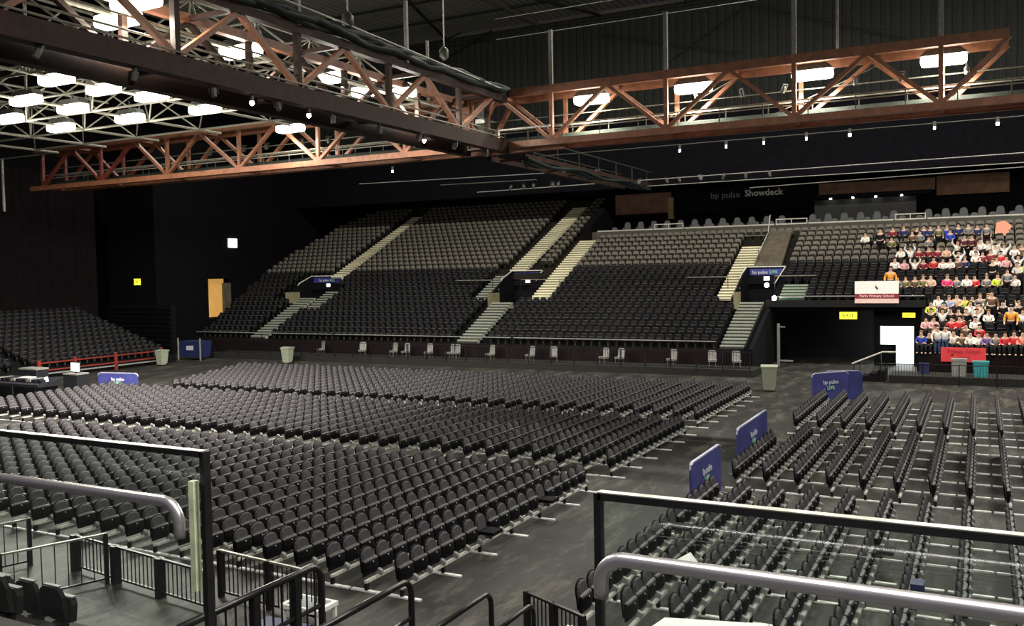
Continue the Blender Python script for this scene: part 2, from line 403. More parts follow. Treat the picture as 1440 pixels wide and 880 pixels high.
stair('grey lower staircase running from below the middle vomitory to the front', -34.0, -32.3, 56.6, 62.5, 'step_grey', 'step_grey_dark')
stair('cream staircase right of the middle vomitory ending under the dark cheek wall', -31.0, -29.5, 62.6, 73.0, 'step_cream', 'step_cream_dark')
stair('cream staircase left of the right-hand vomitory', -16.5, -15.48, 62.6, 71.0, 'step_cream', 'step_cream_dark', wide=(67.3, -14.95))
stair('grey lower staircase beneath the right-hand vomitory', -14.7, -13.15, 56.6, 62.2, 'step_grey', 'step_grey_dark')
stair('short grey-and-green steps right of the right-hand vomitory', -12.2, -10.6, 62.7, 64.8, 'step_grey', 'green_dark')
stair('short grey steps right of the left-hand vomitory', -51.9, -50.6, 61.0, 64.4, 'step_grey', 'step_grey_dark')
STAIRS = [(-54.1,-52.3,56,63.6),(-53.7,-52.0,66,81),(-35.3,-33.4,66.5,83),(-34.1,-32.2,56,63),(-36.1,-32.0,62.3,67.6),(-31.1,-29.4,62.3,73.5),(-16.6,-14.85,62.3,72),(-15.6,-12.9,62,67.5),(-14.8,-13.0,56,63),(-12.6,-10.5,62.3,65),
          (-56.6,-51.9,62.6,67.4),(-52.1,-50.5,60.8,64.6),(-15.0,-12.9,67,72.3)]
def vomitory(label, x0, x1, ya, yb, txt=True):
    cx = .5*(x0+x1); o = (cx, ya, ZP(ya)); t = thing('vomitory', o, label, 'vomitory'); zt = ZP(yb)+.05; W = x1-x0
    MB(o).box(x0, x1, yb+.0, yb+.1, ZP(ya)-.6, zt-.1).build('back_wall', 'vom_dark', t)
    yh = yb-.25
    MB(o).prism([(x0,ya,ZP(ya)-.6),(x0,yh,ZP(ya)-.6),(x0,yh,zt),(x0,yh-1.7,ZP(yh-1.7)+.3),(x0,ya,ZP(ya)+.12)], (.12,0,0)).build('side_wall', 'vom_dark', t)
    MB(o).box(x0, x1, ya, yb, ZP(ya)-.6, ZP(ya)-.45).build('passage_floor', 'vom_wood', t)
    MB(o).box(x0+.12, x0+.18, ya+.3, ya+2.2, ZP(ya)-.45, ZP(ya)+.7).build('inner_lining', 'vom_wood', t)
    MB(o).prism([(x1-.15,ya,ZP(ya)-.6),(x1-.15,yb,ZP(ya)-.6),(x1-.15,yb,ZP(yb)-.3),(x1-.15,ya,ZP(ya)-.1)], (.15,0,0)).build('side_wall', 'vom_dark', t)
    # header panel leaning over the opening
    hp = MB(o).prism([(x0+.1,yh,zt-1.25),(x1-.8,yh,zt-1.25),(x1-.02,yh,zt-.02),(x0+.1,yh,zt-.02)], (0,.12,0)).build('header_panel', 'vom_dark', t)
    MB(o).prism([(x0+.25,yh-.02,zt-.62),(x1-.45,yh-.02,zt-.62),(x1-.2,yh-.02,zt-.16),(x0+.25,yh-.02,zt-.16)], (0,.02,0)).build('sign_strip', 'vom_blue', hp)
    if txt:
        text('lettering', 'bp pulse', .34, 'number_white', (-.55+.12, yh-ya-.05, zt-.40-o[2]), parent=hp, bold=.004)
        text('lettering', 'LIVE', .30, 'print_green', (.55, yh-ya-.05, zt-.40-o[2]), parent=hp, bold=.006)
    MB(o).box(cx-.15, cx+.25, yh-.04, yh, zt-1.0, zt-.72).build('lit_sign', 'sign_lit', hp)
    for a, b in (((x0,yh,zt),(x1,yh,zt)),((x1,yh,zt),(x1-.8,yh,zt-1.25)),((x0,yh,zt),(x0-.05,yh-1.7,ZP(yh-1.7)+.35)),((x0-.05,yh-1.7,ZP(yh-1.7)+.35),(x0+.1,yh-2.7,ZP(yh-2.7)-.1))):
        MB(o).bar(a, b, .07).build('edge_trim', 'vom_white', t)
    MB(o).box(x0, x1, yb-.25, yb+.1, zt-.12, zt-.02).build('roof_slab', 'slab_brown', t)
    return t
vomitory('entrance vomitory at the far left of the stand with a dim blue header', -56.0, -52.2, 62.8, 67.2)
vomitory('middle entrance vomitory between the two cream staircases', -34.9, -32.1, 62.4, 67.5)
vomitory('right-hand entrance vomitory with bright blue header beside the tunnel', -15.4, -12.6, 62.3, 67.4)
sl = MB((-14,69,7)).prism([(-14.9,67.4,6.4),(-12.95,67.4,6.4),(-13.05,72.2,9.1),(-14.9,72.2,9.1)], (0,0,.25))
struct(sl.build('trim_10', 'slab_brown'))
for i, q in enumerate((( -13.15,63.3,5.3),(-12.45,62.3,4.45))):
    f = tag(MB(q).tube([(q[0],q[1],q[2]-.16),(q[0],q[1],q[2]-.08),(q[0],q[1],q[2]+.08),(q[0],q[1],q[2]+.16)], .1, 8, rr=[.05,.15,.15,.05]).build('bulkhead_light', 'spot_lens', smooth=True),
        ('small round white light inside the right-hand vomitory','small round white light at the tunnel corner below the right-hand vomitory')[i], 'light')
# guard rails across the vomitories / stair heads
def xrail(label, x0, x1, y, z, posts=True, m='tube_pale', h=.9, name='guard_rail', r=.035):
    o = ((x0+x1)/2, y, z-h); t = thing(name, o, label, 'rail')
    MB(o).tube([(x0,y,z),(x1,y,z)], r, 6).build('rail', m, t)
    if posts:
        for x in np.linspace(x0, x1, 3): MB(o).tube([(x,y,z-h),(x,y,z)], r*.8, 5).build('post', 'rail_black', t)
xrail('pale guard rail on the left of the right-hand vomitory', -19.0, -16.0, 64.0, 5.9)
xrail('pale guard rail on the right of the right-hand vomitory', -12.9, -10.1, 64.8, 5.9)
xrail('pale guard rail on the left of the middle vomitory', -38.6, -35.2, 64.3, 5.9)
xrail('pale guard rail on the right of the middle vomitory', -32.6, -29.2, 64.3, 5.9)
xrail('pale guard rail across the head of the staircase by the right-hand vomitory', -16.5, -14.9, 71.4, 9.0)
o = (-14.9,69.5,7.4); t = thing('handrail', o, 'thin pale handrail down the right edge of the cream staircase by the right-hand vomitory', 'rail')
MB(o).tube([(-14.75,67.6,7.3),(-14.75,71.6,9.2),(-14.7,72.2,10.6)], .035, 6).build('rail', 'fascia_rail', t)
for y in (68.2,70,71.4): MB(o).tube([(-14.75,y,ZP(y)),(-14.75,y,ZP(y)+.95)], .03, 5).build('post', 'rail_black', t)

# ================================================================ BALCONY
struct(MB().box(-30.1, 9, 73.2, 73.5, 8.6, 9.85).build('wall_balcony_front', 'fascia_olive'))
struct(MB().box(-30.1, 9, 73.5, 79, 8.9, 9.25).build('trim_11', 'tier_up'))
struct(MB().box(-30.1, 9, 75.9, 79, 9.25, 9.75).build('trim_12', 'tier_up'))
def balc_rail(x0, x1, label, step=0):
    o = ((x0+x1)/2,73.35,9.85); t = thing('balcony_rail', o, label, 'rail')
    MB(o).box(x0, x1, 73.22, 73.5, 9.85, 9.95).build('top_rail', 'fascia_rail', t)
    if step: 
        MB(o).box(x0, x1, 73.3, 73.36, 10.25, 10.32).build('upper_rail', 'fascia_rail', t)
        for x in (x0+.03, (x0+x1)/2, x1-.03): MB(o).box(x-.03, x+.03, 73.3, 73.36, 9.95, 10.25).build('post', 'fascia_rail', t)
balc_rail(-29.6, -24.6, 'pale balcony top rail, part by the dark cheek wall')
balc_rail(-24.5, -22.0, 'raised balcony rail section, the one nearer the middle of the hall', 1)
balc_rail(-21.9, -14.6, 'pale balcony top rail below the venue lettering')
balc_rail(-14.5, -12.1, 'raised balcony rail section above the cream staircase', 1)
balc_rail(-12.0, -5.9, 'pale balcony top rail in front of the framed lounge box')
balc_rail(-5.8, -3.7, 'raised balcony rail section above the seated children', 1)
balc_rail(-3.6, 9, 'pale balcony top rail, rightmost part')
for (x0, x1, z0, z1, y, m) in ((-30.0,-24.7,11.6,13.4,78.7,'wall_brown'),(-24.9,-24.4,11.0,12.9,78.4,'wall_tan'),(-12.0,-3.3,12.35,13.3,78.2,'wall_brown'),(-3.2,1.8,11.9,13.4,78.4,'wall_brown'),(-13.4,-12.0,10.9,12.0,78.3,'maroon_dark')):
    q = struct(MB(((x0+x1)/2,y,z0)).box(x0, x1, y, y+.3, z0, z1).build('trim_13', m))
sgn = thing('venue_sign', (-17.7,77.9,12.2), 'dark fascia sign with pale venue lettering above the balcony seats', 'sign')
MB((-17.7,77.9,12.2)).box(-24.2, -12.2, 77.9, 78.1, 11.3, 14.0).build('sign_board', 'dark_wall_blue', sgn)
text('lettering', 'bp pulse', .76, 'hanger_grey', (-1.95,-.04,.58), parent=sgn)
text('lettering', 'Showdeck', .76, 'vom_white', (1.3,-.04,.62), parent=sgn, bold=.012)
bx = thing('lounge_box', (-8,77.6,9.75), 'grey-framed lounge box with small ceiling lights behind the balcony seats', 'lounge box')
MB((-8,77.6,9.75)).box(-12.2, -4.6, 77.4, 77.6, 9.75, 11.9).build('back_panel', 'box_back', bx)
MB((-8,77.6,9.75)).box(-12.2, -3.5, 76.9, 78.4, 12.0, 12.3).build('canopy', 'vom_dark', bx)
for x in (-10.9,-9.2,-7.5,-5.6): MB((-8,77.6,9.75)).box(x-.07, x+.07, 76.95, 77.1, 11.9, 12.02).build('downlight', 'spot_lens', bx)
# lounge seats
ls = MB(); n = 7
prof = [(-.27,.38),(-.27,.75),(-.2,.95),(-.08,1.02),(.08,1.02),(.2,.95),(.27,.75),(.27,.38)]
ls.prism([(x,.12,z) for x, z in prof], (0,.13,0))
lb_me = ls.mesh('backrest','lounge')
sb = MB().box(-.27,.27,-.28,.12,.28,.42).box(-.3,-.24,-.25,.2,0,.55).box(.24,.3,-.25,.2,0,.55); lseat = sb.mesh('seat','lounge')
cnt = [0,0]
for r, (y, z) in enumerate(((74.6,9.25),(76.5,9.75))):
    i = 0; x = -28.6 + (.5 if r else 0)
    while x < 4.2:
        if not (-24.2 < x < -22.3 and r == 0) and not (-14.0 < x < -12.6) and not(-5.4<x<-4.3):
            i += 1
            t = thing('lounge_chair', (x,y,z), 'grey rounded balcony chair, %s from the left in the %s balcony row' % (ordw(i), ('front','back')[r]), 'chair', 'grey balcony chairs', rz=random.uniform(-.15,.15))
            inst(lb_me, 'backrest', parent=t); inst(lseat, 'seat', parent=t)
        x += 1.22
# ================================================================ TRUSSES
def trussX():
    o = (-27, 40.8, 12.8)
    t = thing('roof_truss', o, 'orange-brown steel box truss spanning the whole hall from left to right', 'truss')
    B = [-56.3,-50.5,-44.5,-38.6,-32.75,-26.96,-22.9,-18.47,-12.75,-7.12,-1.49]
    T = [-53.4,-47.4,-41.75,-35.7,-29.8,-24.6,-21.4,-15.61,-9.88,-4.2,.9]
    for y in (40.0, 41.7):
        for a, b in zip([-57.5,-24.5], [-24.5,12]):
            MB(o).box(a, b, y-.14, y+.14, 12.62, 12.92).build('bottom_chord', 'truss_paint', t)
        MB(o).box(-57, -24.6, y-.14, y+.14, 15.1, 15.42).build('top_chord', 'truss_paint', t)
        MB(o).box(-24.5, .9, y-.14, y+.14, 15.1, 15.48).build('top_chord', 'truss_paint', t)
        for i, b in enumerate(B):
            m = 'truss_red' if b < -49 else 'truss_paint'
            MB(o).bar((b,y,12.85),(b,y,15.2),.18, m=None).build('vertical', m, t)
            for q in (T[i-1] if i else -58.5, T[i]):
                if q < -57: continue
                MB(o).bar((b,y,12.85),(q,y,15.2),.22,.16).build('diagonal', m, t)
    for x in B+T[:-1]:
        MB(o).bar((x,40,12.75 if x in B else 15.25),(x,41.7,12.75 if x in B else 15.25),.14).build('cross_member', 'truss_paint', t)
    MB(o).box(-57, 12, 40.3, 41.5, 12.95, 13.0).build('catwalk_deck', 'catwalk', t)
    MB(o).box(-57, 12, 41.42, 41.46, 13.0, 13.35).build('kick_board', 'catwalk', t)
    for y, z, r in ((40.3,13.62,.035),(40.3,13.42,.03),(41.45,14.25,.03),(41.5,13.75,.035)):
        MB(o).tube([(-57,y,z),(12,y,z)], r, 6).build('catwalk_rail', 'tube_pale', t)
    st = MB().box(-.02,.02,-.02,.02,0,.62).mesh('stanchion', 'tube_dark')
    for x in np.arange(-56, 12, 1.9): inst(st, 'stanchion', (x-o[0], 40.3-o[1], 13-o[2]), t); inst(st, 'stanchion', (x-o[0], 41.46-o[1], 13.1-o[2]), t)
    for x in (-18.47,-12.75,-7.12,-1.49): MB(o).box(x-.09,x+.09,39.95,40.1,15.45,18.1 if x < -8 else 19.5).build('hanger_post', 'hanger_grey', t)
    for x in (-5.6,): MB(o).box(x-.05,x+.05,41.6,41.7,15.45,18.6).build('hanger_post', 'hanger_grey', t)
    for x in (-31,-26.5): MB(o).box(x-.07,x+.07,41.6,41.7,15.45,19).build('hanger_post', 'hanger_grey', t)
    # stepped white pipe frame at the joint
    for a, b in (((-25.2,39.7,13.5),(-23.0,39.7,13.5)),((-23.0,39.7,13.5),(-23.0,39.7,12.7)),((-23.0,39.7,12.7),(-21.2,39.7,12.7)),((-21.2,39.7,12.7),(-21.2,39.7,13.5)),((-21.2,39.7,13.5),(-18.4,39.7,13.5))):
        MB(o).tube([a,b],.04,6).build('pipe', 'vom_white', t)
    MB(o).box(-23.6,-22.9,39.8,40.2,12.9,15.3).build('corner_post', 'truss_paint', t)
    MB(o).box(-22.3,-21.9,39.5,39.9,13.0,14.9).build('column', 'tube_dark', t)
    MB(o).box(-22.35,-21.85,39.4,39.5,13.9,14.1).build('label_plate', 'vom_white', t)
    # diagonal cables
    for a, b in (((-9.6,41.9,15.4),(-14.5,41.9,13.1)),((-3.5,41.9,15.2),(-8.8,41.9,13.2)),((1.5,41.9,16.6),(1.5,41.9,14.6))):
        MB(o).tube([a,b],.025,5).build('cable', 'tube_pale', t)
trussX()
def trussY():
    o = (-21.8, 22, 12.8)
    t = thing('catwalk_truss', o, 'dark rust-brown box truss with heavy lower beam running from upper left to the corner', 'truss')
    B = [3.1,8.5,13.9,19.33,24.68,30.1,35.53]; T = [5.8,11.2,16.4,21.9,27.3,32.75,38.6]
    for x in (-21.0, -23.2):
        MB(o).box(x-.22, x+.22, 2, 40, 12.4, 13.0).build('lower_beam', 'truss_paint_shaded', t)
        MB(o).box(x-.15, x+.15, 2, 40, 14.85, 15.15).build('top_chord', 'truss_paint' if x < -22 else 'truss_paint_shaded', t)
        for i, b in enumerate(B):
            MB(o).bar((x,b,13),(x,b,14.9),.2).build('vertical', 'truss_paint_shaded', t)
            for q in (T[i-1] if i else .5, T[i]): MB(o).bar((x,b,13),(x,q,14.9),.2,.16).build('diagonal', 'truss_paint' if x > -22 else 'truss_paint_shaded', t)
    for q, z in [(b,12.7) for b in B]+[(b,15) for b in T]: MB(o).bar((-21,q,z),(-23.2,q,z),.16).build('cross_member', 'truss_paint_shaded', t)
    MB(o).box(-22.9,-21.3,2,39.6,13.0,13.05).build('catwalk_deck', 'tube_dark', t)
    for x, z in ((-20.9,13.12),(-21.35,13.5),(-22.9,14.0),(-21.35,13.9)): MB(o).tube([(x,2,z),(x,39.6,z)],.035,6).build('catwalk_rail', 'tube_pale', t)
    for y, x in ((24.6,-20.85),(31.2,-20.85),(20.5,-20.85)): MB(o).box(x-.07,x+.07,y-.07,y+.07,15.1,17.6).build('hanger_post', 'hanger_grey', t)
    random.seed(3)
    for j in range(6):
        pts = [(-20.9+random.uniform(-.16,.16)+.05*math.sin(y*.9+j), y, 15.3+.09*(j%3)+.07*math.sin(y*1.7+j*2)) for y in np.arange(4, 40.5, .9)]
        MB(o).tube(pts, .15, 6).build('black_cable', 'cable_black', t, smooth=True)
    MB(o).tube([(-20.7,21,15.75),(-20.7,26.6,15.7),(-20.7,39,15.4)], .03, 6).build('cable_tray_rail', 'fascia_rail', t)
trussY()
def far_walk():
    o = (-22, 56, 12.4); t = thing('dark_catwalk', o, 'dark narrow catwalk running from the truss corner back over the stand', 'catwalk')
    for x in (-21.0, -23.0): MB(o).box(x-.12, x+.12, 42, 62, 12.35, 12.6).build('beam', 'truss_paint_shaded', t)
    for x in (-20.9, -23.1): MB(o).tube([(x,42,13.4),(x,62,13.4)], .035, 5).build('handrail', 'tube_dark', t)
    for y in np.arange(43, 62, 3.0):
        for x in (-20.9, -23.1): MB(o).box(x-.03, x+.03, y-.03, y+.03, 12.6, 13.4).build('post', 'tube_dark', t)
        MB(o).box(-23, -21, y-.06, y+.06, 12.4, 12.5).build('cross_member', 'truss_paint_shaded', t)
    for j in range(3):
        MB(o).tube([(-20.8-.1*j, y, 12.25-.05*j+.12*math.sin(y*.8+j)) for y in np.arange(42, 62, 1.5)], .09, 6).build('hanging_cable', 'cable_black', t)
far_walk()
# hoists: motor on a chain above the trusses
for i, (x, y, z, ztop) in enumerate(((-20.8,27.3,15.6,19.5),(-22.0,36.0,16.3,22))):
    t = thing('chain_hoist', (x,y,z), ('dark chain hoist with hanging chain over the cable bundle, near the top edge','small chain hoist with a bright hook above the truss corner')[i], 'hoist')
    MB((x,y,z)).tube([(x,y,z),(x,y,z+.15),(x,y,z+.45),(x,y,z+.6)], .2, 8, rr=[.08,.22,.22,.08]).build('motor', 'lamp_housing', t, smooth=True)
    MB((x,y,z)).tube([(x,y,z+.6),(x,y,ztop)], .035, 5).build('chain', 'fascia_rail', t)
# space frame on the left that carries the lamps
def grid():
    o = (-38, 29, 14.8); t = thing('lighting_grid', o, 'pale thin-tube space frame carrying the lamps beyond the brown truss', 'grid')
    xs = [-52.6,-48.1,-43.5,-38.5,-33.4,-28.6,-24.0]; ys = [16.5,19.9,23.3,26.7,30.1,33.5,36.9]
    def tb(a, b, r=.055, nm='tube'): MB(o).tube([a,b], r, 5).build(nm, 'tube_pale', t)
    for x in xs: tb((x,16.5,14.7),(x,38.5,14.7),.07,'lower_chord')
    for y in ys: tb((-52.6,y,14.7),(-24,y,14.7),.06,'lower_chord')
    for a, b in zip(xs, xs[1:]): tb(((a+b)/2,18,16.9),((a+b)/2,36.9,16.9),.06,'upper_chord')
    for a, b in zip(ys, ys[1:]): tb((-50.4,(a+b)/2,16.9),(-26.3,(a+b)/2,16.9),.06,'upper_chord')
    for i in range(len(xs)-1):
        for j in range(len(ys)-1):
            c = ((xs[i]+xs[i+1])/2, (ys[j]+ys[j+1])/2, 16.9)
            for x in xs[i:i+2]:
                for y in ys[j:j+2]: tb((x,y,14.7), c, .04, 'web_strut')
    MB(o).box(-58.2,-58.08,38.3,38.42,11.2,14.7).build('drop_post', 'hanger_grey', t)
    MB(o).tube([(-62,38.4,14.7),(-52.6,38.4,14.7)],.05,5).build('drop_rail','tube_pale',t)
grid()
def lampfix(x, y, z, label, w=1.8):
    o = (x,y,z); t = thing('flood_lamp', o, label, 'lamp', 'high-bay lamps under the roof')
    MB(o).prism([(x-w/2,y-.26,z+.05),(x+w/2,y-.26,z+.05),(x+w/2-.3,y-.2,z+.32),(x-w/2+.3,y-.2,z+.32)], (0,.5,0)).build('housing', 'lamp_housing', t)
    MB(o).box(x-w/2+.05, x+w/2-.05, y-.3, y+.3, z-.34, z+.08).build('lens', 'lamp_lens', t, bevel=.15)
    MB(o).bar((x,y,z+.3),(x,y,z+.75),.06).build('bracket', 'tube_dark', t)
GL = ['lit lamp above the brown truss, second from the left at the top edge','lit lamp cut by the top edge of the picture','single bright lamp seen between the brown truss diagonals at upper centre-left','back left-column lamp just under the brown truss, leftmost of the upper pair','large lit lamp right of centre in the left lamp cluster',
 'lit lamp near the left picture edge, second in from it','lit lamp touching the left picture edge','lit lamp in the middle of the left lamp cluster','lowest lamp near the left side of the cluster','lit lamp low in the centre of the left cluster',
 'lit lamp close under the brown truss right of the large one','long lit lamp at the right side of the left cluster','lit lamp hanging over the orange truss, farthest right below the brown beam','lit lamp behind the brown truss, left of the twin pair','left lamp of the close twin pair behind the brown truss','right lamp of the close twin pair behind the brown truss']
for i, (x, y) in enumerate(LAMPS_GRID): lampfix(x, y, 14.8, GL[i], 1.8 if i not in (13,14,15) else 1.2)
for i, x in enumerate(LAMPS_TRUSS): lampfix(x, 40.8, 14.85, 'lit lamp inside the orange truss, %s from the truss corner' % ORD[i], 1.8)
# small bright points and dark fittings
SP = [(-15.05,60,14.53),(-12.6,60,14.57),(-9.94,60,14.62),(-7.34,60,14.62),(-2.57,60,14.63),(.75,60,14.58),(-18.2,60,14.5),(-45.8,60,15.5),(-41.7,60,14.7)]
bars_ = thing('ceiling_pipe_run', (-15,60,13), 'long thin pipes slung under the dark soffit above the stand', 'pipes')
for a, b, r in (((-34,60,12.6),(9,60,12.85),.035),((-21,61,12.35),(9,61,12.35),.03),((-30,60,14.9),(9,60,14.9),.05),((-14,62,11.9),(9,62,12.3),.03),((-45,60,13.9),(-24,60,13.6),.03),((-36,58,13.1),(-28,58,13.0),.05),((-30,56,24),(10,56,24),.05),((-30,56,22.6),(10,56,22.6),.05)):
    MB((-15,60,13)).tube([a,b], r, 5).build('pipe', 'tube_dark' if r > .04 else 'hanger_grey', bars_)
for i, (x, y, z) in enumerate(SP):
    lab = ('tiny ceiling spot over the balcony side, %s from the left below the orange truss' % ORD[(i-0)%7] if i < 7 else ('tiny ceiling spot at the upper left over the dark wall','tiny ceiling spot over the far left part of the stand')[i-7])
    t = thing('ceiling_spot', (x,y,z), lab, 'spotlight')
    MB((x,y,z)).tube([(x,y,z+.1),(x,y,z+.4)], .1, 8).build('can', 'lamp_housing', t)
    MB((x,y,z)).tube([(x,y,z+.08),(x,y,z-.08)], .09 if i in (3,5) else .06, 8, rr=None).build('lens', 'spot_lens', t)
for i, (x, y, z) in enumerate([(-21,22.4,11.9),(-21,25.2,11.9),(-21,32.6,11.9),(-26.4,24.9,14.0),(-27.6,25.6,13.6),(-37.6,13.5,13.6),(-34.6,14.5,13.3)]):
    t = thing('truss_spot', (x,y,z), 'small bright round spotlight under the brown truss, %s along from the near end' % ORD[i], 'spotlight')
    t.scale = (.6,.6,.6); t.location.z += .22
    MB((x,y,z)).tube([(x,y,z+.1),(x,y,z+.5)], .12, 8).build('can', 'lamp_housing', t)
    MB((x,y,z)).tube([(x,y,z+.1),(x,y,z),(x,y,z-.12)], .1, 10, rr=[.12,.14,.06]).build('lens', 'spot_lens', t, smooth=True)
random.seed(11)
fx = MB().tube([(0,0,0),(0,0,-.12),(0,0,-.5)], .15, 8, rr=[.06,.17,.13]).box(-.22,-.19,-.04,.04,-.35,.1).box(.19,.22,-.04,.04,-.35,.1).box(-.22,.22,-.04,.04,.08,.12).mesh('stage_light', 'lamp_housing')
k = 0
for (xa, ya, xb, yb, z, n, w_) in ((-30,58,-26,58,12.7,5,'hung below the truss corner'),(-20,58,-12,58,12.5,7,'hung on the pipe right of the corner'),(-21,15,-21,38,12.36,9,'clamped under the brown truss'),(-12,40.9,2,40.9,14.4,7,'in the orange truss at the right'),(-44,41,-28,41,14.3,8,'in the orange truss at the left')):
    for i in range(n):
        f = i/(n-1); o = inst(fx, 'stage_light', (xa+(xb-xa)*f+(0 if xa == -21 else random.uniform(-.4,.4)), ya+(yb-ya)*f, z), rz=random.uniform(0,3))
        o.rotation_euler.x = random.uniform(-.5,.5); o.scale = (.65,.65,.65)
        tag(o, 'small dark stage light %s, %s along' % (w_, ORD[i]), 'stage light', 'stage lights on the trusses')

# ================================================================ SIGNS ON WALLS
def wsign(name, x, y, z, w_, h, m, label, face='-y', tx=None):
    t = thing(name, (x,y,z), label, 'sign')
    if face == '-y': MB((x,y,z)).box(x-w_/2,x+w_/2,y-.08,y,z-h/2,z+h/2).build('panel', m, t); 
    else: MB((x,y,z)).box(x,x+.08,y-w_/2,y+w_/2,z-h/2,z+h/2).build('panel', m, t)
    if tx: 
        if face == '-y': text('lettering', tx, h*.75, 'exit_green', (0,-.09,0), parent=t, depth=.004)
        else: text('lettering', tx, h*.7, 'sign_lit', (.1,0,0), rz=math.pi/2, parent=t, depth=.004)
    return t
wsign('exit_sign', -8.3, 66.9, 3.05, 1.15, .5, 'exit_yellow', 'large yellow exit sign in the dark tunnel mouth', tx='EXIT')
wsign('exit_sign', -4.15, 62.9, 3.3, .75, .3, 'exit_yellow', 'smaller yellow exit sign above the bright doorway', tx='EXIT')
wsign('exit_sign', -66.3, 55.8, 6.27, .75, .55, 'exit_yellow', 'small yellow exit sign on the dark wall at the left', tx='EXIT')
wsign('lit_wall_sign', -63.98, 65.0, 9.8, 1.1, .85, 'exit_white', 'bright white lit sign high on the dark side wall', face='x')

# ================================================================ STAND SEATS
def rrect(w_, z0, z1, c=.1):
    return [(-w_/2,z0),(-w_/2,z1-c),(-w_/2+c*.35,z1-c*.3),(-w_/2+c,z1),(w_/2-c,z1),(w_/2-c*.35,z1-c*.3),(w_/2,z1-c),(w_/2,z0)]
def stand_seat(kind):
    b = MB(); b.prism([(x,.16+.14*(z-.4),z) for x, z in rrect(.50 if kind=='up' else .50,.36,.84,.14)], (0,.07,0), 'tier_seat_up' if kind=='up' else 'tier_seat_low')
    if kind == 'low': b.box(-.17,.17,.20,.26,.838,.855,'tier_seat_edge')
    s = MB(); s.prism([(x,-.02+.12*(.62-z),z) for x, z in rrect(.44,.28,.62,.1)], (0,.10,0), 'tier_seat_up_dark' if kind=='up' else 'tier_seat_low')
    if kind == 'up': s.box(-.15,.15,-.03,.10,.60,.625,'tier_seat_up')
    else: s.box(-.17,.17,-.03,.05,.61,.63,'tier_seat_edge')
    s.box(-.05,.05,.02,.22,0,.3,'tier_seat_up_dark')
    return b.mesh('backrest'), s.mesh('seat')
SEAT = {k: stand_seat(k) for k in ('up','low')}
def joined(parts):
    bm = bmesh.new(); mats = []
    out = bpy.data.meshes.new('joined')
    for me in parts:
        base = len(mats); idx = [mats.index(m) if m in mats else (mats.append(m) or len(mats)-1) for m in me.materials]
        n0 = len(bm.faces); bm.from_mesh(me); bm.faces.ensure_lookup_table()
        for f in bm.faces[n0:]: f.material_index = idx[f.material_index] if idx else 0
    bm.to_mesh(out); bm.free()
    for m in mats: out.materials.append(m)
    return out
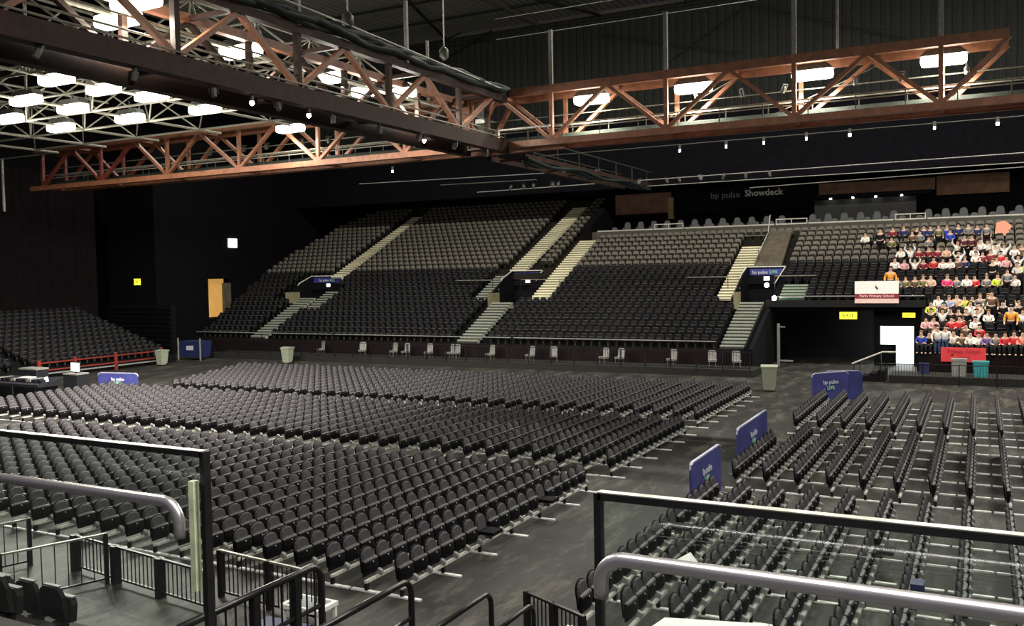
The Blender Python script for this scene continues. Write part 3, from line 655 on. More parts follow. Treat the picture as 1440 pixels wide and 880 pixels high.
PEOPLE = [(-3.1,0,'blue','s'),(-2.68,0,'black','s'),(-2.26,0,'white','t'),(-1.84,0,'white','t'),(-1.42,0,'white','s'),(-1,0,'brown','s'),(-0.58,0,'white','s'),(-0.16,0,'white','s'),(0.26,0,'purple','s'),(0.68,0,'grey','s'),(1.14,0,'red','s'),(1.56,0,'red','s'),(1.98,0,'salmon','s'),(-2.4,1,'brown','s'),(-0.82,1,'brown','s'),(-0.1,1,'red','s'),(-2.92,2,'pink','s'),(-2.5,2,'pink','s'),(-1.58,2,'red','s'),(-1.16,2,'red','s'),(-0.34,2,'white','s'),(1.46,2,'orange','t'),(-2.71,3,'black','s'),(-2.08,3,'white','a'),(-1.66,3,'black','s'),(-1.24,3,'brown','s'),(-0.82,3,'black','s'),(-0.28,3,'white','a'),(0.33,3,'white','s'),(2.06,3,'white','s'),(-2.75,4,'yellow','s'),(-2.04,4,'brown','s'),(-0.62,4,'white','s'),(-0.2,4,'peach','s'),(0.49,4,'brown','t'),(1.06,4,'black','s'),(1.48,4,'white','a'),(1.9,4,'black','s'),(-2.36,5,'white','s'),(-1.79,5,'light blue','s'),(-1.37,5,'peach','s'),(-0.95,5,'yellow','s'),(-0.53,5,'black','s'),(-0.11,5,'grey','s'),(0.31,5,'white','s'),(-5.26,8,'orange','t'),(-4.84,8,'grey','s'),(-4.39,8,'olive','s'),(-3.82,8,'brown','s'),(-3.33,8,'olive','s'),(-2.91,8,'peach','s'),(-1.96,8,'hot pink','s'),(-1.45,8,'grey','s'),(-0.87,8,'white','s'),(-0.43,8,'red','s'),(0.24,8,'grey','s'),(0.84,8,'yellow','s'),(1.36,8,'grey','t'),(1.78,8,'white','s'),(0.58,9,'black','t'),(1.93,10,'white','s'),(2.35,10,'yellow','s'),(-5.2,11,'white','s'),(-4.6,11,'pink','s'),(-3.97,11,'white','a'),(-3.46,11,'dark red','s'),(-2.84,11,'red','s'),(-2.29,11,'white','s'),(-1.87,11,'white','s'),(-1.45,11,'brown','s'),(-1.03,11,'navy','s'),(0.83,11,'white','s'),(1.38,11,'pink','s'),(2.02,11,'white','a'),(-1.38,12,'white','a'),(-0.39,12,'white','s'),(0.03,12,'dark red','s'),(0.45,12,'dark red','s'),(1.05,12,'red','s'),(-4.99,13,'white','s'),(-4.37,13,'white','a'),(-3.81,13,'dark red','s'),(-3.24,13,'dark red','s'),(-2.65,13,'dark red','s'),(-2.13,13,'peach','s'),(-0.46,13,'white','s'),(0.74,13,'white','s'),(1.27,13,'white','a'),(1.86,13,'white','s'),(2.28,13,'brown','s'),(-1.49,14,'white','a'),(-1.07,14,'maroon','t'),(-0.65,14,'maroon','t'),(-0.15,14,'white','s'),(0.27,14,'white','a'),(0.69,14,'white','s'),(-6.41,15,'black','t'),(-5.66,15,'olive','s'),(-3.29,15,'grey','s'),(-7.51,16,'white','s'),(-4.42,16,'brown','s'),(-3.91,16,'grey','s'),(-2.71,16,'olive','t'),(-1.99,16,'blue','s'),(0.25,16,'grey','t'),(-5.75,17,'dark red','s'),(-5.03,17,'navy','s'),(-4.11,17,'black','s'),(-3.69,17,'navy','s'),(-3.27,17,'navy','s'),(-2.24,17,'blue','s'),(-1.49,17,'navy','s'),(-0.87,17,'grey','s'),(-0.34,17,'navy','s')]
spots = {'up': [], 'low': []}
OCC = {}
for p in PEOPLE: OCC.setdefault(p[1], []).append(p[0])
PITCH = .6
for k in range(31):
    y = Y0+RP*k; z = ZP(y); kind = 'low' if k < 13 else 'up'
    for a, b in row_spans(k):
        b = min(b, 5.0); a = max(a+.3, -62.5)
        if k >= 20: b -= .3
        n = int((b-a)/PITCH); off = (.3 if k % 2 else 0)
        for i in range(n):
            x = -14.85 - PITCH*(int((-14.85-a)/PITCH)-i) + .3 if a < -14.85 else a+.3+i*PITCH
            if x > b-.25: break
            if any(s[0]-.27 < x < s[1]+.27 and s[2]-.5 < y+.3 < s[3] for s in STAIRS): continue
            if any(abs(x-q) < .33 for q in OCC.get(k, ())): continue
            spots[kind].append((x, y+.35, z, k, i))
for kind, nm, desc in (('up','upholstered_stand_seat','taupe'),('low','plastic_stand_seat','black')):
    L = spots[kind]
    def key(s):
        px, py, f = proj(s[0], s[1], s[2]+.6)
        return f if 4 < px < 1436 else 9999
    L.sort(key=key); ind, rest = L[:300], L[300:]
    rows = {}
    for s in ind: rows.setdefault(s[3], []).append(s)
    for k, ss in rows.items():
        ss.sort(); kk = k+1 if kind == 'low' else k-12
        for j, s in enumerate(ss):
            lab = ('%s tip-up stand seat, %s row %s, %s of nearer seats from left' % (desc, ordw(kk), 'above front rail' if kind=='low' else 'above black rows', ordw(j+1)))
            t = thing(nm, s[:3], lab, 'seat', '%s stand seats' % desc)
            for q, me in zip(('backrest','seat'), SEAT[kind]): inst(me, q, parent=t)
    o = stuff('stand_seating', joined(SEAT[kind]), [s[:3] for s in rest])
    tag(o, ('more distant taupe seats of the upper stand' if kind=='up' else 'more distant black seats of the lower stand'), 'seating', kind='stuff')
# left-hand small stand, facing the floor (+x)
P = []
for k in range(12):
    for j in range(50):
        if 28 < j < 31: continue
        P.append((-56.5-.85*k, 20.6+.59*j, .55+.26*k))
tag(stuff('stand_seating', joined(SEAT['low']), P, [math.pi/2]*len(P)), 'dark seats of the small stand on the left behind the red rail', 'seating', kind='stuff')
# ================================================================ FLOOR CHAIRS (face +x)
def arch(w_, z0, z1, n=7):
    pts = [(-w_/2, z0)]
    for i in range(n+1):
        a = math.pi - math.pi*i/n; pts.append((w_/2*math.cos(a), z1-.16+.16*math.sin(a)))
    return pts + [(w_/2, z0)]
def floor_chair():
    p = {}
    lean = lambda z: -.03 - .13*(z-.45)
    q = MB(); q.prism([(lean(z)-.03,y,z) for y, z in arch(.47,.36,.86)], (-.03,0,0)); p['back_shell'] = q.mesh('back_shell','black_plastic')
    q = MB()
    poly = arch(.44,.42,.845,7); n = len(poly); vs = [(lean(z)-.025,y,z) for y, z in poly] + [(lean(z)+.02,y*.86,(z-.64)*.88+.64) for y, z in poly]
    q.add(vs, [tuple(range(n)), tuple(range(2*n-1,n-1,-1))] + [(i,i+n,(i+1)%n+n,(i+1)%n) for i in range(n)]); p['back_pad'] = q.mesh('back_pad','seat_fabric')
    # folded seat: close against the back, full width, slightly bowed
    prof = [(-.045,.625),(.0,.63),(.03,.58),(.04,.46),(.02,.31),(-.04,.28)]; vs = []; N = 4; nP = len(prof)
    for i in range(N+1):
        u = i/N*2-1; bow = .035*(1-u*u)
        vs += [(px+bow*(1 if px > .02 else .3), u*.243, pz-.02*(u*u)*(pz > .6)) for px, pz in prof]
    fs = [(i*nP+a, i*nP+(a+1)%nP, (i+1)*nP+(a+1)%nP, (i+1)*nP+a) for i in range(N) for a in range(nP)] + [tuple(range(nP)), tuple(N*nP+a for a in range(nP-1,-1,-1))]
    q = MB(); q.add(vs, fs); p['seat'] = q.mesh('seat','black_plastic')
    q = MB(); vs = []
    for i in range(N+1):
        u = i/N*2-1; bow = .035*(1-u*u); zz = .63-.02*u*u; vs += [(-.03+bow*.3,u*.24,zz+.012),(.008+bow,u*.24,zz+.006),(.022+bow,u*.24,zz-.02),(-.03,u*.24,zz-.02)]
    q.add(vs, [(i*4+a, i*4+(a+1)%4, (i+1)*4+(a+1)%4, (i+1)*4+a) for i in range(N) for a in range(4)] + [(0,1,2,3),(N*4+3,N*4+2,N*4+1,N*4)]); p['seat_rim'] = q.mesh('seat_rim','seat_rim')
    q = MB(); q.tube([(.062,0,.565),(.078,0,.565)], .017, 8); p['number_disc'] = q.mesh('number_disc','number_white')
    q = MB(); q.prism([(-.06,.2,.20),(.09,.2,.20),(.13,.2,.25),(.12,.2,.31),(.05,.2,.35),(-.06,.2,.35)], (0,.08,0)); p['bracket'] = q.mesh('bracket','bracket_grey')
    for me in p.values():
        if me.name.startswith(('back_pad','seat')): me.polygons.foreach_set('use_smooth', [False]*len(me.polygons))
    q = MB(); q.box(-.04,.40,-.22,.22,.42,.50); p['_open'] = q.mesh('seat','black_plastic')
    return p
FC = floor_chair(); PARTS = ['back_shell','back_pad','seat','seat_rim','number_disc','bracket']
BL = [(14.8, 18), (26.4, 15), (36.1, 18)]; SP_ = .535
BN = ['front block','middle block','rear block']
def rowx(side, r): return -10.38-.88*r if side == 'left' else -6.42+.88*r
chairs = []; rails = []
for side, nr in (('left', 42), ('right', 11)):
    for r in range(nr):
        x = rowx(side, r)
        for b, (ya, n) in enumerate(BL):
            if side == 'left':
                lim = (34, 37, 40)[b]
                if b == 0 and r > 27: continue
                if b == 1 and r > 37: continue
                if b == 2 and r > 38: continue
            n_ = n; st = 0
            if side == 'right' and r == 0 and b == 1: n_ = 11
            if side == 'right' and r == 0 and b == 2: st = 0; n_ = 15
            if side == 'right' and b == 2: n_ = 15
            if side == 'left' and b == 2 and r > 34: st = 4*(r-34)
            if st >= n_: continue
            bend = (lambda y: 0.0) if side == 'left' or b != 1 else (lambda y, x=x: 0.0)
            rails.append((side, r, b, x, ya+st*SP_, ya+n_*SP_))
            for j in range(st, n_): chairs.append((x, ya+SP_*(j+.5), side, r, b, j))
def ck(c):
    px, py, f = proj(c[0], c[1], .6); return f if (-5 < px < 1445 and py < 885) else 9999
chairs.sort(key=ck); ind, rest = chairs[:300], chairs[300:]
random.seed(21)
for (x, y, side, r, b, j) in ind:
    opened = random.random() < .02
    lab = 'black tip-up floor chair, %s seat from near end, %s row %s of aisle, %s' % (ordw(j+1), ordw(r+1), side, BN[b])
    if opened: lab = 'black chair with lowered seat, %s from near end, %s row %s of aisle, %s' % (ordw(j+1), ordw(r+1), side, BN[b])
    t = thing('floor_chair', (x, y, 0), lab, 'chair', 'black tip-up chairs on the floor', rz=random.uniform(-.03,.03))
    for p in PARTS:
        if opened and p in ('seat','seat_rim','number_disc'):
            if p == 'seat': inst(FC['_open'], 'seat', parent=t)
            continue
        inst(FC[p], p, parent=t)
low_chair = joined([FC[p] for p in PARTS])
tag(stuff('floor_seating', low_chair, [(c[0],c[1],0) for c in rest], [random.uniform(-.03,.03) for c in rest]), 'farther black tip-up chairs filling the arena floor', 'seating', kind='stuff')
# rails under the rows, with cross feet
def rail_parts(L):
    out = []
    out.append(('beam', MB().box(.02,.09,0,L,.18,.235), 'alu'))
    n = int(round(L/(3*SP_)))
    for i in range(n+1):
        y = min(max(i*3*SP_, .04), L-.04)
        out.append(('leg', MB().box(.02,.09,y-.035,y+.035,.03,.2), 'rail_black'))
        out.append(('foot_bar', MB().box(-.32,.50,y-.045,y+.045,.0,.035), 'foot_white'))
    return out
cache = {}
for (side, r, b, x, ya, yb) in rails:
    L = round(yb-ya, 3); detail = (side == 'left' and r < 9 and b < 2) or (side == 'right')
    lab = 'pale foot rail with cross feet under the %s row %s of the aisle, %s' % (ordw(r+1), side, BN[b])
    if detail:
        t = thing('row_rail', (x, ya, 0), lab, 'chair rail', 'foot rails under the chair rows')
        if (L,1) not in cache: cache[(L,1)] = [(nm, q.mesh(nm, m)) for nm, q, m in rail_parts(L)]
        for nm, me in cache[(L,1)]: inst(me, nm, parent=t)
    else:
        if (L,0) not in cache: cache[(L,0)] = joined([q.mesh(nm, m) for nm, q, m in rail_parts(L)])
        tag(inst(cache[(L,0)], 'row_rail', (x, ya, 0)), lab, 'chair rail', 'foot rails under the chair rows')

# ================================================================ BLUE BOARDS
def board(label, p0, p1, h, feet=True, txt=True):
    p0, p1 = Vector((*p0,0)), Vector((*p1,0)); d = p1-p0; L = d.length; a = math.atan2(d.y, d.x)
    t = thing('blue_board', p0, label, 'barrier board', rz=a); c = .18
    poly = [(0,0,.06),(L,0,.06),(L,0,h-c),(L-.3*c,0,h-.3*c),(L-c,0,h),(c,0,h),(.3*c,0,h-.3*c),(0,0,h-c)]
    MB().prism(poly, (0,.06,0)).build('panel', 'board_blue', t)
    e = MB()
    for u, v in zip(poly[2:], poly[3:]): e.bar((u[0],.03,u[2]),(v[0],.03,v[2]),.08,.04)
    e.build('edge_trim', 'board_edge', t)
    for x in (.2, L-.2): MB().box(x-.03,x+.03,-.3,.36,0,.05).build('foot', 'hanger_grey', t)
    if txt:
        text('lettering', 'bp pulse', .27, 'print_white', (L/2, -.012, h*.68), parent=t, bold=.006)
        text('lettering', 'LIVE', .24, 'print_green', (L/2, -.012, h*.49), parent=t, bold=.008)
    return t
board('blue board standing by the aisle, nearest to the camera, beside front block end', (-6.72,22.9), (-6.72,25.9), 1.42)
board('blue board standing by the aisle, second from the camera', (-6.72,28.0), (-6.72,32.3), 1.5)
board('wide blue board at the far end of the aisle before the tunnel', (-6.7,45.7), (-5.1,46.3), 1.45, txt=False)
board('blue board angled at the aisle end, its long lettered face towards the camera', (-7.1,44.3), (-5.7,45.9), 1.45)
board('long blue board standing among the far left floor chairs', (-45.4,35.2), (-42.6,35.6), 1.15)
# ================================================================ BINS
def bin_(x, y, label, m, h=1.25, rz=0, s=1.0):
    t = thing('wheelie_bin', (x,y,0), label, 'bin', rz=rz); w0, w1 = .26*s, .34*s
    MB().add([(-w0,-w0,.08),(w0,-w0,.08),(w0,w0,.08),(-w0,w0,.08),(-w1,-w1*1.05,h*.9),(w1,-w1*1.05,h*.9),(w1,w1*1.05,h*.9),(-w1,w1*1.05,h*.9)],
             [(0,3,2,1),(4,5,6,7),(0,1,5,4),(1,2,6,5),(2,3,7,6),(3,0,4,7)]).build('body', m, t, bevel=.02)
    MB().prism([(-w1-.04,-w1*1.12,h*.9),(-w1-.04,w1*1.2,h*.9),(-w1-.04,w1*1.2,h*.97),(-w1-.04,0,h),(-w1-.04,-w1*1.12,h*.95)], (2*w1+.08,0,0)).build('lid', m, t)
    MB().tube([(-w1,w1*1.25,h*.9),(w1,w1*1.25,h*.9)], .025, 6).build('handle', m, t)
    for x_ in (-w0,w0): MB().tube([(x_-.03,w0,.1),(x_+.03,w0,.1)], .1, 10).build('wheel', 'rail_black', t)
bin_(-9.93, 48.3, 'pale grey wheelie bin at the far end of the aisle', 'bin_grey', 1.4, .2, 1.15)
bin_(-46.2, 52.2, 'pale grey wheelie bin far off beyond the rear chairs, left of centre', 'bin_grey', 1.25, .1)
bin_(-54.6, 47.9, 'grey bin with orange side at the end of the red rail', 'bin_grey', 1.2, 0)
o = (-55.8,52.2,0); t = thing('blue_tub_cart', o, 'dark blue tub cart in front of the dark wall at the left', 'cart')
MB(o).prism([(-56.9,51.8,.25),(-54.9,51.8,.25),(-54.7,51.8,1.5),(-57.1,51.8,1.5)], (0,1.2,0)).build('tub', 'blue_tub', t)
for x in (-57.1,-54.7): MB(o).box(x-.04,x+.04,51.7,51.8,0,1.75).build('frame_post', 'hanger_grey', t)
MB(o).box(-56.2,-55.5,51.74,51.8,.8,1.15).build('label_plate', 'print_white', t)
# ================================================================ RED RAIL AT LEFT STAND
o = (-55.4,44,0); t = thing('red_rail', o, 'red post and rail barrier in front of the left stand', 'rail')
for y in (38.5,41.2,44.5,48.6): MB(o).box(-55.5,-55.36,y-.1,y+.1,0,1.25).build('post', 'red_rail', t)
for z in (.55,1.05): MB(o).box(-55.46,-55.40,38.5,48.6,z-.05,z+.04).build('rail', 'red_rail', t)
MB(o).box(-55.5,-55.36,38.5,48.6,.28,.36).build('ledge', 'bracket_grey', t)
# ================================================================ FENCES
def bar_fence(label, p0, p1, h, step=.13, posts=2.4, m='rail_black', name='guard_fence', z0=0.0, topm=None, pw=.06, rail2=True):
    p0, p1 = Vector((*p0,z0)), Vector((*p1,z0)); d = p1-p0; L = d.length; a = math.atan2(d.y, d.x)
    t = thing(name, p0, label, 'fence', rz=a)
    MB().box(0,L,-.03,.03,h-.04,h).build('top_rail', topm or m, t); MB().box(0,L,-.02,.02,.10,.14).build('bottom_rail', m, t)
    n = max(1, int(round(L/posts))); pm = MB().box(-pw/2,pw/2,-pw/2,pw/2,0,h).mesh('post', m)
    for i in range(n+1): inst(pm, 'post', (i*L/n,0,0), t)
    k = int(L/step)
    if k <= 120:
        bmh = MB().box(-.009,.009,-.009,.009,.12,h-.03).mesh('bar', m)
        for i in range(1, k): inst(bmh, 'bar', (i*L/k,0,0), t)
    else:
        q = MB()
        for i in range(1, k): q.box(i*L/k-.009,i*L/k+.009,-.009,.009,.12,h-.03)
        q = q.build('bars', m, t); q['kind'] = 'stuff'
    return t
bar_fence('long black barred fence along the foot of the far stand', (-56,53.85), (-12.2,53.85), 1.1, z0=.42, posts=1.62, step=.16)
bar_fence('black barred fence at the foot of the stand below the children', (-4.6,53.3), (6,53.3), 1.15, z0=.0, posts=1.9, step=.14)
bar_fence('short black fence beside the bright doorway', (-6.0,53.3), (-4.7,53.3), 1.15, posts=1.3)
xrail('pale rail along the front of the far stand, left part', -60, -45.3, 56.45, 1.9, m='bracket_grey', h=.5)
xrail('pale rail along the front of the far stand, middle part', -45.1, -29.5, 56.45, 1.9, m='bracket_grey', h=.5)
xrail('pale rail along the front of the far stand, right part', -29.3, -14.9, 56.45, 1.9, m='bracket_grey', h=.5)
xrail('pale rail above the tunnel mouth', -12.6, -3.2, 62.2, 4.55, m='bracket_grey', h=.3)
# access steps with handrail by the bright doorway
o = (-5.6,54.6,0); t = thing('access_steps', o, 'dark access steps with slanting handrail left of the bright doorway', 'steps')
for i in range(4): MB(o).box(-6.4+.4*i,-6.0+.4*i,54.0,55.3,0,.16*(i+1)).build('step', 'tier_low', t)
MB(o).tube([(-6.5,54.0,1.0),(-4.9,54.0,1.7),(-4.2,54.0,1.7)], .05, 6).build('handrail', 'fascia_rail', t)
for x in (-6.4,-5.0): MB(o).box(x-.03,x+.03,53.97,54.03,0,1.2 if x < -6 else 1.7).build('post', 'rail_black', t)
# grey goal-like post beside the tunnel left wall
o = (-11.9,61.0,0); t = thing('tunnel_post', o, 'thin grey post with short arm at the left of the tunnel mouth', 'post')
MB(o).box(-12.0,-11.85,60.9,61.1,0,2.8).build('post', 'hanger_grey', t); MB(o).box(-12.0,-11.5,60.95,61.05,2.55,2.62).build('arm', 'hanger_grey', t)
MB(o).box(-12.0,-11.0,60.95,61.05,.3,.4).build('shelf', 'bracket_grey', t)
tarp = MB((-13.1,57,0)); tarp.prism([(-12.95,56.1,0),(-12.95,62.0,0),(-12.95,62.0,4.1),(-12.95,60.5,3.4),(-12.95,56.1,1.6)], (-.12,0,0))
struct(tarp.build('trim_14', 'dark_wall_blue'))
# loose chairs on the platform before the far stand
def loose():
    q = {}
    q['seat'] = MB().box(-.25,.25,-.25,.2,.34,.46).mesh('seat','bracket_grey')
    q['backrest'] = MB().prism([(x,.2+.1*(z-.45),z) for x, z in rrect(.5,.40,1.02,.1)], (0,.03,0)).mesh('backrest','bracket_grey')
    q['leg'] = [MB().tube([(sx*.2,sy*.18,0),(sx*.19,sy*.16,.42)], .015, 5).mesh('leg','hanger_grey') for sx in (-1,1) for sy in (-1,1)]
    return q
LC = loose()
LX = [-45.5,-38.7,-37.6,-35.6,-33.8,-33.3,-30.5,-27.4,-25.6,-22.0,-20.9,-17.4,-14.8,-13.3,-41.5]
LX.sort()
for i, x in enumerate(LX):
    t = thing('loose_chair', (x,55.2,.42), 'loose light grey chair on the platform behind the fence, %s from the left' % ordw(i+1), 'chair', 'loose chairs on the platform', rz=random.uniform(-.5,.5))
    inst(LC['seat'],'seat',parent=t); inst(LC['backrest'],'backrest',parent=t)
    for l in LC['leg']: inst(l,'leg',parent=t)
# ================================================================ BANNERS
o = (-6.0,61.6,4.0); t = thing('school_banner', o, 'white school banner with dark red lettered stripe hung over the tunnel', 'banner')
x0, x1 = -7.25, -4.65
MB(o).box(x0,x1,61.56,61.6,4.72,5.52).build('upper_cloth', 'banner_white', t)
MB(o).box(x0,x1,61.55,61.6,4.42,4.72).build('stripe', 'banner_dark_red', t)
MB(o).box(x0,x1,61.56,61.6,4.12,4.42).build('lower_cloth', 'banner_pink', t)
text('lettering', 'Parks Primary School', .235, 'banner_pink', ((x0+x1)/2+6.0,-.06,.57), parent=t, depth=.005, bold=.004)
e = MB(o).prism([(-6.02,61.55,5.25),(-5.9,61.55,5.12),(-5.84,61.55,5.02),(-5.93,61.55,5.0),(-6.0,61.55,5.1)], (0,-.01,0)).build('emblem', 'rail_black', t)
o = (-.9,56.1,1.5); t = thing('red_banner', o, 'plain red banner with faint darker lettering hung on the front rail', 'banner')
MB(o).box(-2.05,.2,56.1,56.15,1.05,1.85).build('cloth', 'banner_red', t)
text('lettering', 'Primary School', .26, 'banner_dark_red', (.0,-.02,.15), parent=t, depth=.003)
text('lettering', 'Choir', .24, 'banner_dark_red', (.0,-.02,-.2), parent=t, depth=.003)
# ================================================================ SMALL THINGS ON THE RIGHT
def crate(x, y, z, w_, d_, h, m, label, name='crate', cat='crate'):
    o = (x,y,z); t = thing(name, o, label, cat)
    MB(o).prism([(x-w_*.45,y-d_/2,z),(x+w_*.45,y-d_/2,z),(x+w_/2,y-d_/2,z+h*.9),(x-w_/2,y-d_/2,z+h*.9)], (0,d_,0)).build('body', m, t)
    MB(o).box(x-w_*.54,x+w_*.54,y-d_*.54,y+d_*.54,z+h*.88,z+h).build('rim', m, t)
crate(-.05,54.6,.42,.75,.5,.85,'teal_tub','teal storage tub on the platform below the red banner')
crate(-1.1,54.7,.42,.75,.5,.95,'bracket_grey','grey storage tub on the platform below the red banner, left of the teal one')
crate(-2.85,55.2,.42,.5,.4,.6,'blue_tub','blue bag standing on the platform left of the red banner', 'bag', 'bag')
o = (1.2,71.0,8.3); tag(MB(o).prism([(.75,70.9,8.55),(1.45,70.9,8.35),(1.8,71.1,9.05),(1.35,71.15,9.45),(.85,71.1,9.3)], (0,.06,0)).build('salmon_sheet', 'cloth_salmon'), 'large salmon-pink folded sheet held up behind the children', 'sheet')
# ================================================================ CONTROL AREA AT LEFT
o = (-46.5,31.6,0); t = thing('control_desk', o, 'black sound control desk at the far left among the chairs', 'desk')
MB(o).prism([(-49.5,31.2,.75),(-49.5,32.6,.75),(-49.5,32.6,1.15),(-49.5,31.2,.9)], (4.4,0,0)).build('desk_top', 'desk_black', t)
for x in (-49.3,-47.3,-45.3): MB(o).box(x-.05,x+.05,31.3,32.5,0,.76).build('leg', 'rail_black', t)
for i in range(9): MB(o).box(-49.2+.45*i,-48.85+.45*i,31.5,32.4,1.0,1.14).build('fader_bank', 'hanger_grey' if i % 3 == 0 else 'desk_black', t)
for i, (x, y, s_) in enumerate(((-50.3,34.6,1.3),(-47.6,35.4,1.0),(-51.5,32.0,1.2))):
    tt = thing('flight_case', (x,y,0), 'black flight case behind the control desk, %s' % ('nearest the left stand','with the lit monitor on it','at the picture edge')[i], 'case')
    MB((x,y,0)).box(x-.6*s_,x+.6*s_,y-.4,y+.4,0,1.0*s_).build('body', 'desk_black', tt); MB((x,y,0)).box(x-.62*s_,x+.62*s_,y-.42,y+.42,.96*s_,1.0*s_+.04).build('edge_trim', 'hanger_grey', tt)
o = (-47.4,35.2,1.05); t = thing('monitor', o, 'small lit monitor on the flight case at the far left', 'monitor')
MB(o).box(-47.75,-47.05,35.2,35.25,1.15,1.65).build('screen', 'screen_lit', t); MB(o).box(-47.8,-47.0,35.25,35.3,1.1,1.7).build('case', 'desk_black', t); MB(o).box(-47.45,-47.35,35.2,35.3,1.05,1.15).build('stand', 'desk_black', t)
tag(MB((-47.0,31.9,1.16)).box(-47.4,-46.6,31.7,32.2,1.16,1.20).build('paper_sheet', 'paper'), 'white paper sheet lying on the control desk', 'paper')
tag(MB((-45.3,31.9,1.0)).tube([(-45.3,31.9,1.0),(-45.3,31.85,1.25)], .10, 8).build('desk_lamp', 'screen_lit'), 'small bright desk lamp right of the white paper', 'lamp')
# ================================================================ NEAR GUARD RAILS
YB = 3.2; DZ = 4.5
struct(MB().box(-16, 9, -2, YB+.1, 3.9, DZ).build('trim_15', 'near_deck'))
def guard(label, x0, x1, endx, pale=False):
    o = (endx, YB, DZ); t = thing('glass_barrier', o, label, 'barrier')
    MB(o).box(min(x0,x1), max(x0,x1), YB-.022, YB+.022, 5.625, 5.652).build('top_frame', 'rail_black', t)
    MB(o).box(min(x0,x1), max(x0,x1), YB-.020, YB+.020, 5.652, 5.656).build('frame_highlight', 'rail_lit_edge', t)
    MB(o).box(endx-.014, endx+.014, YB-.022, YB+.022, DZ, 5.652).build('post', 'rail_black', t)
    g = MB(o).box(min(x0,x1)+.02, max(x0,x1)-.02, YB-.004, YB+.004, DZ+.1, 5.63).build('glass_pane', 'guard_glass', t)
    return t
g = guard('glass barrier with black frame on the left of the stair opening', -9, -3.377, -3.377)
MB((-3.377,YB,DZ)).box(-3.475,-3.44,YB-.02,YB+.02,4.95,5.5).build('lit_glass_edge', 'lit_edge_pale', g)  # pale strip paints the lit edge of the next glass pane
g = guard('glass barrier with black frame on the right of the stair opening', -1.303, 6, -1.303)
for z, x0 in ((5.50,-1.15),(5.485,-1.05),(5.515,-.9)): MB((-1.303,YB,DZ)).tube([(x0,YB+.03,z),(6,YB+.03,z)], .0012, 4).build('reflection_streak', 'chrome', g)  # thin bright tubes stand in for reflections streaking the glass
def chrome(label, pts, name='handrail'):
    o = pts[-1]; t = thing(name, o, label, 'handrail')
    MB(o).tube(pts, .027, 14).build('tube', 'chrome', t, smooth=True)
    return t
def arc(c, r, a0, a1, plane, n=8):
    out = []
    for i in range(n+1):
        a = a0+(a1-a0)*i/n; out.append((c[0]+r*math.cos(a), c[1], c[2]+r*math.sin(a)))
    return out
yc = 2.98
chrome('thick chrome handrail in front of the right glass barrier', [(6,yc,5.475)] + arc((-1.12,yc,5.385), .09, math.pi/2, math.pi, 0) + [(-1.21,yc,5.33)])
chrome('thick chrome handrail in front of the left glass barrier', [(-9,yc,5.455)] + arc((-3.42,yc,5.355), .10, math.pi/2, 0, 0) + [(-3.32,yc,5.29)])
# hooped black rails stepping down the stair
def hoop(label, x, y0, y1, z, hgt, r=.03, bars=False):
    o = (x,y1,z-hgt); t = thing('stair_rail', o, label, 'rail'); R_ = .16
    pts = [(x,y0,z),(x,y1-R_,z)] + [(x,y1-R_+R_*math.sin(a),z-R_+R_*math.cos(a)) for a in np.linspace(.2,math.pi/2,6)] + [(x,y1,z-hgt)]
    MB(o).tube(pts, r, 10).build('hoop', 'rail_black', t, smooth=True)
    MB(o).tube([(x,y0,z-.42),(x,y1,z-.42)], r*.7, 8).build('mid_rail', 'rail_black', t)
    MB(o).box(x-.03,x+.03,y0-.03,y0+.03,z-hgt,z).build('post', 'rail_black', t)
    if bars:
        MB(o).box(x-.035,x+.035,y1-.42,y1-.34,z-hgt,z-.02).build('post', 'rail_black', t)
        MB(o).box(x-.035,x+.035,y1-.98,y1-.90,z-hgt,z-.02).build('post', 'rail_black', t)
        MB(o).box(x-.02,x+.02,y0,y1,z-.75,z-.71).build('low_rail', 'rail_black', t)
        for i in range(12): MB(o).box(x-.007,x+.007,y1-.1-.12*i-.007,y1-.1-.12*i+.007,z-.73,z-.02).build('bar', 'rail_black', t)
hoop('thick black hooped stair rail nearest the camera, with upright bars', -5.95, 5.3, 7.12, 3.58, 1.1, .035, True)
hoop('black hooped stair rail, second from the left', -5.45, 6.4, 8.0, 3.22, 1.1, .035)
hoop('black hooped stair rail, third from the left', -5.08, 7.6, 9.1, 2.78, 1.1, .032)
hoop('black hooped stair rail, fourth and lowest', -4.95, 8.6, 9.95, 2.38, 1.1, .03)
# fences on the arena floor in front of the near stand
bar_fence('black barred fence on the floor at the lower left below the front chairs', (-18.0,13.2), (-13.3,12.6), .82, posts=1.5, step=.14, pw=.16)
bar_fence('black barred fence panel with lit top edge right of the barrier post', (-13.75,13.35), (-10.9,13.05), .98, posts=1.4, step=.13, topm='rail_lit_edge', pw=.1)
bar_fence('short black barred fence at the bottom edge by the lowest stair rail', (-6.9,13.6), (-5.6,13.0), 1.05, posts=.65, step=.1, pw=.08)
bar_fence('short black barred fence running towards the camera at the lower left, nearer one', (-17.3,11.0), (-16.6,12.9), 1.1, posts=1.9, step=.25, pw=.08, topm='rail_lit_edge')
bar_fence('short black barred fence running towards the camera at the left picture edge', (-19.9,11.0), (-19.3,13.0), 1.1, posts=2.0, step=.25, pw=.08, topm='rail_lit_edge')
o = (-16.8,13.6,0); 
for i, x in enumerate(()):
    tag(MB((x,13.55,0)).box(x-.5,x+.5,13.5,13.6,.0,.75).build('pale_panel', 'panel_pale'), 'pale floor-standing panel behind the lower-left fence, %s from the left' % ORD[i], 'panel', 'pale panels behind the fence')
o = (-11.2,13.0,0); t = thing('low_table', o, 'low white-edged table with grey top behind the thick stair rail', 'table')
